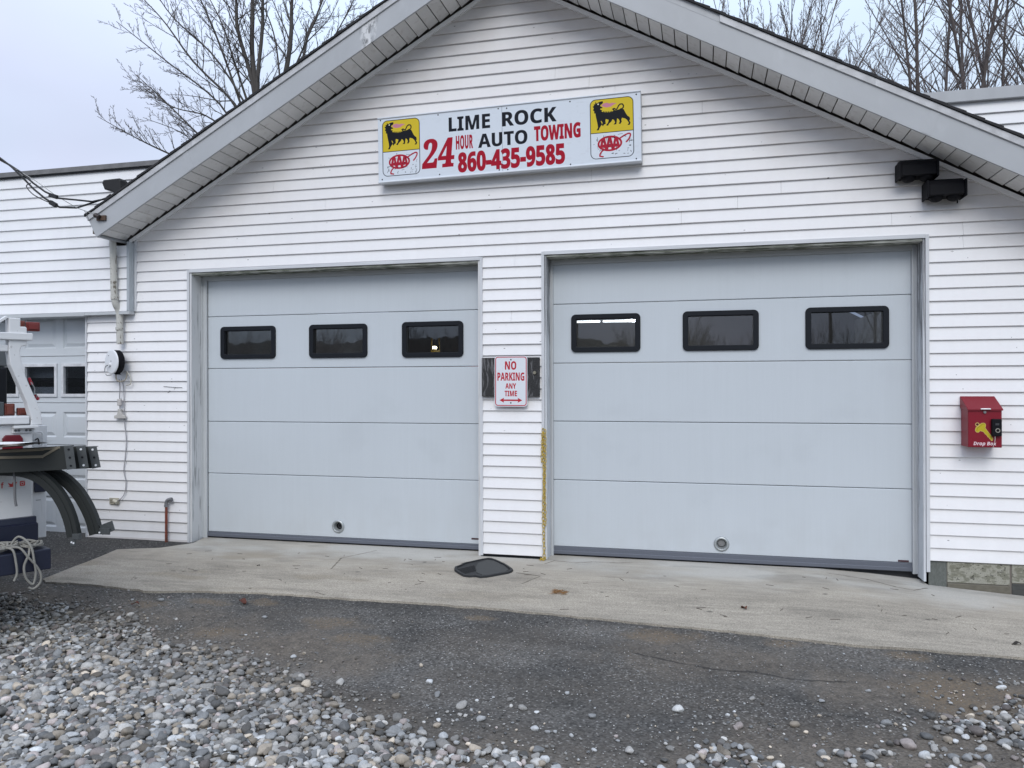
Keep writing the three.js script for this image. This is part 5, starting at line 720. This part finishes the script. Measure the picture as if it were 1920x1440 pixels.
{
  const R = RNG(77), t = thing('maple_tree', 'large bare tree fanning out behind the left roof slope', 'tree', [-8.427, 0, -9.242], 0.2417), L = new Tubes(), tw = new Tubes();
  const px = (x, y, z = 0) => new THREE.Vector3((x - 480) / 80, (728 - y) / 80 + 1.52, z);
  L.add(smooth([new THREE.Vector3(0.1, -0.2, 0), new THREE.Vector3(0.12, 3, 0.05), px(488, 340), px(486, 200, 0.05)], 12), 0.22, 0.085, 9);
  const limbs = [[[[486, 200], [478, 100], [470, 0], [462, -150]], .085, .04], [[[486, 330], [479, 170], [451, 51], [439, 0], [425, -140]], .075, .03], [[[488, 260], [489, 166], [500, 60], [507, 0], [520, -130]], .07, .03], [[[486, 345], [439, 204], [352, 99], [277, 12], [225, -50]], .05, .010], [[[478, 330], [425, 212], [336, 131], [253, 71]], .038, .008], [[[470, 345], [372, 253], [301, 178], [245, 131]], .038, .008], [[[465, 352], [320, 291], [277, 273], [228, 247]], .034, .006], [[[488, 350], [534, 130], [540, 60], [546, 0], [556, -140]], .085, .035], [[[520, 240], [556, 115], [575, 40], [586, 0], [612, -120]], .05, .02], [[[528, 230], [606, 79], [660, 40], [712, 0], [770, -45]], .035, .008], [[[484, 250], [440, 110], [400, 30], [365, -45]], .04, .012], [[[530, 190], [510, 60], [480, -20]], .03, .01], [[[530, 220], [640, 60], [695, -45]], .03, .008], [[[482, 230], [408, 110], [330, 40], [290, -30]], .034, .008], [[[480, 300], [400, 225], [330, 210], [262, 160]], .03, .006], [[[470, 352], [390, 300], [340, 250], [262, 215]], .03, .006], [[[540, 160], [600, 20], [640, -80]], .03, .01], [[[488, 300], [400, 60], [350, -60]], .04, .015]];
  limbs.forEach(([q, a0, a1], i) => { const r0 = a0 * 0.8, r1 = a1 * 0.8; const z = rr(-1.4, 1.4, R), n = q.length, pts = smooth(q.map(([x, y], k) => px(x + (k && k < n - 1 ? rr(-6, 6, R) : 0), y, z * k / n)), 14); L.add(pts, r0, r1, 7); const len = pts[0].distanceTo(pts[14]); shoots(L, tw, pts, r0, r1, len, 0, R, { n: [19, 9, 6], from: [0.2, 0.12, 0.15], ang: [0.4, 0.95], up: 0.08, len: [0.16, 0.37], flat: 0.8 }); });
  part('trunk', L.geo(), BARK, t); part('crown', tw.geo(), TWIG, t);
}
function upright(name, label, group, seed, H, r0, o, stems = 1, spread = 0, base = -0.2) {   // trunk and crown of one prototype
  const R = RNG(seed), t = thing(name, label, 'tree', [0, 0, 0], 0, group), L = new Tubes(), tw = new Tubes();
  for (let s = 0; s < stems; s++) {
    const a = R() * 6.28, sp = spread * (0.3 + 0.7 * R()), d = new THREE.Vector3(Math.cos(a) * sp, 1, Math.sin(a) * sp * 0.7).normalize(), p = new THREE.Vector3(0, base, 0), pts = [p.clone()], h = H * (stems > 1 ? rr(0.75, 1.05, R) : 1);
    for (let k = 0; k < 12; k++) { p.addScaledVector(d, h / 12); d.x += 0.10 * (R() - 0.5); d.z += 0.10 * (R() - 0.5); d.y += 0.03; d.normalize(); pts.push(p.clone()); }
    const r = r0 * (stems > 1 ? rr(0.6, 1, R) : 1); L.add(pts, r, r * 0.25, 7); shoots(L, tw, pts, r, r * 0.3, h, 0, R, o);
  }
  if (base > 0) L.add(smooth([new THREE.Vector3(0.1, -0.2, 0), new THREE.Vector3(0.05, 3, 0.05), new THREE.Vector3(0, base + 0.1, 0)], 8), 0.16, 0.09, 8);
  part('trunk', L.geo(), BARK2, t); part('crown', tw.geo(), TWIG2, t); return t;
}
{
  const G = 'bare trees behind the roofs';
  const slim = { n: [60, 11, 5], from: [0.22, 0.12, 0.12], ang: [0.45, 1.0], up: 0.12, len: [0.08, 0.27], min: 0.0045 };
  const A = upright('slender_tree', '', G, 101, 17.5, 0.085, slim), B = upright('slender_tree', '', G, 102, 18.5, 0.085, { ...slim, n: [66, 12, 5] }), Cc = upright('slender_tree', '', G, 103, 17, 0.075, { ...slim, ang: [0.35, 0.7] });
  const F = upright('spreading_tree', '', G, 104, 6.8, 0.034, { n: [17, 8, 4], from: [0.12, 0.12, 0.12], ang: [0.3, 0.7], up: 0.12, len: [0.16, 0.40], min: 0.0040 }, 15, 0.8, 6.4);
  const seen = new Set();
  const place = (proto, x, z, ry, s, label) => { let o = proto; if (seen.has(proto)) { o = proto.clone(); o.name = numbered(proto.name.replace(/_\d+$/, '')); scene.add(o); } seen.add(proto); o.position.set(x, 0, z); o.rotation.y = ry; o.scale.setScalar(s); o.userData = { ...o.userData, label }; };
  place(F, 3.62, -14.15, 0.4, 1.0, 'pale bare tree with fanned twigs standing just right of the roof peak'); place(F, 4.75, -15.3, 2.2, 0.95, 'bare fanned tree behind the right roof slope, second from the peak'); place(F, 2.05, -15.4, 4.0, 0.97, 'bare twigs of the tree closest to the roof peak');
  place(A, 7.617, -17.318, 0.3, 1.0, 'slender bare tree with one clear trunk, just above where the roof meets the rear wing'); place(Cc, 7.3, -20.0, 1.3, 0.74, 'small thin bare tree left of the slender clear trunk');
  place(B, 8.963, -19.71, 2.0, 1.0, 'bare tree with dark trunk, first above the rear wing flashing'); place(Cc, 8.224, -15.408, 3.3, 1.0, 'bare tree with dark upright trunk, second above the rear wing flashing'); place(A, 10.881, -22.243, 4.2, 1.1, 'bare tree with leaning trunk, third above the rear wing flashing'); place(B, 9.469, -16.745, 5.0, 0.9, 'thick bare tree fourth above the rear wing flashing'); place(Cc, 10.983, -20.208, 0.9, 1.15, 'bare tree fifth above the rear wing flashing'); place(A, 9.33, -14.65, 1.9, 0.95, 'bare tree at the far right edge above the rear wing'); place(B, 11.6, -19.0, 3.9, 1.0, 'bare tree whose branches reach in from beyond the right edge'); place(F, 13.4, -27, 1.0, 0.95, 'hazy bare fanned tree behind the others at the far right');
  place(A, 9.9, -24.5, 5.1, 1.15, 'bare tree standing deeper in, between the first two above the rear wing flashing'); place(B, 12.3, -25.5, 2.7, 1.1, 'dense bare tree standing deeper in at the right, half hidden by nearer trunks'); place(Cc, 13.2, -24.0, 4.4, 1.2, 'thin bare tree deepest at the far right edge'); place(A, 10.2, -17.6, 3.6, 0.9, 'short bare tree close behind the rear wing near the right edge');
  // across the road, behind the photographer: what the door glass mirrors
  place(F, 7.5, 31, 1.4, 0.8, 'bare fanned tree mirrored in the right door windows'); place(B, 9.2, 30, 0.6, 0.95, 'bare tree mirrored in the middle window of the right door'); place(F, -4.2, 30, 2.9, 0.7, 'bare tree mirrored in the third window of the left door'); place(F, 15.5, 28, 5.2, 0.8, 'bare tree mirrored in the last window of the right door');
  {
    const wood = new THREE.Group(); wood.name = 'roadside_wood'; tag(wood, 'far bare wood across the road mirrored as a dark band in the left door glass', 'wood', null, 'stuff'); scene.add(wood);
    const q = RNG(64), ms = []; for (let i = 0; i < 90; i++) { const m = new THREE.Matrix4(), k = rr(0.38, 0.62, q); m.compose(new THREE.Vector3(rr(-34, 2, q) + (q() < 0.3 ? 34 : 0), rr(-2, 0, q), rr(44, 60, q)), new THREE.Quaternion().setFromAxisAngle(new THREE.Vector3(0, 1, 0), q() * 6.28), new THREE.Vector3(k, k, k)); ms.push(m); }
    for (const [n, g, mat] of [['trunk', F.children[0].geometry, BARK2], ['crown', F.children[1].geometry, TWIG2]]) { const im = new THREE.InstancedMesh(g, mat, ms.length); im.name = numbered(n); ms.forEach((m, i) => im.setMatrixAt(i, m)); wood.add(im); }
  }
  const hp = [], NX = 120; for (let j = 0; j < 2; j++) for (let i = 0; i <= NX; i++) hp.push(i); const vs = [];
  const hy = (x) => 3.0 + 3.6 * sst(6, -14, x) + 2.5 * sst(10, 40, x) + 1.6 * (fbm(x * 0.12 + 4, 2, 3) - 0.5) + 0.4 * (vn(x * 0.9, 9) - 0.5) + 0.7 * (fbm(x * 1.9, 19, 4) - 0.5) + 0.3 * (vn(x * 3.1, 5) - 0.5);
  for (let i = -360; i < 360; i++) { const a = i * 0.4, b = a + 0.4; vs.push(...quadV([a, -0.3, 62], [b, -0.3, 62], [b, hy(b), 72], [a, hy(a), 72]), ...quadV([a, hy(a), 72], [b, hy(b), 72], [b, -0.3, 110], [a, -0.3, 110])); }
  struct('wooded_hills', tri(vs), std([0.05, 0.05, 0.047], 1));
}
scene.traverse((o) => { if (o.isMesh) { o.castShadow = true; o.receiveShadow = true; } });
renderer.render(scene, camera);
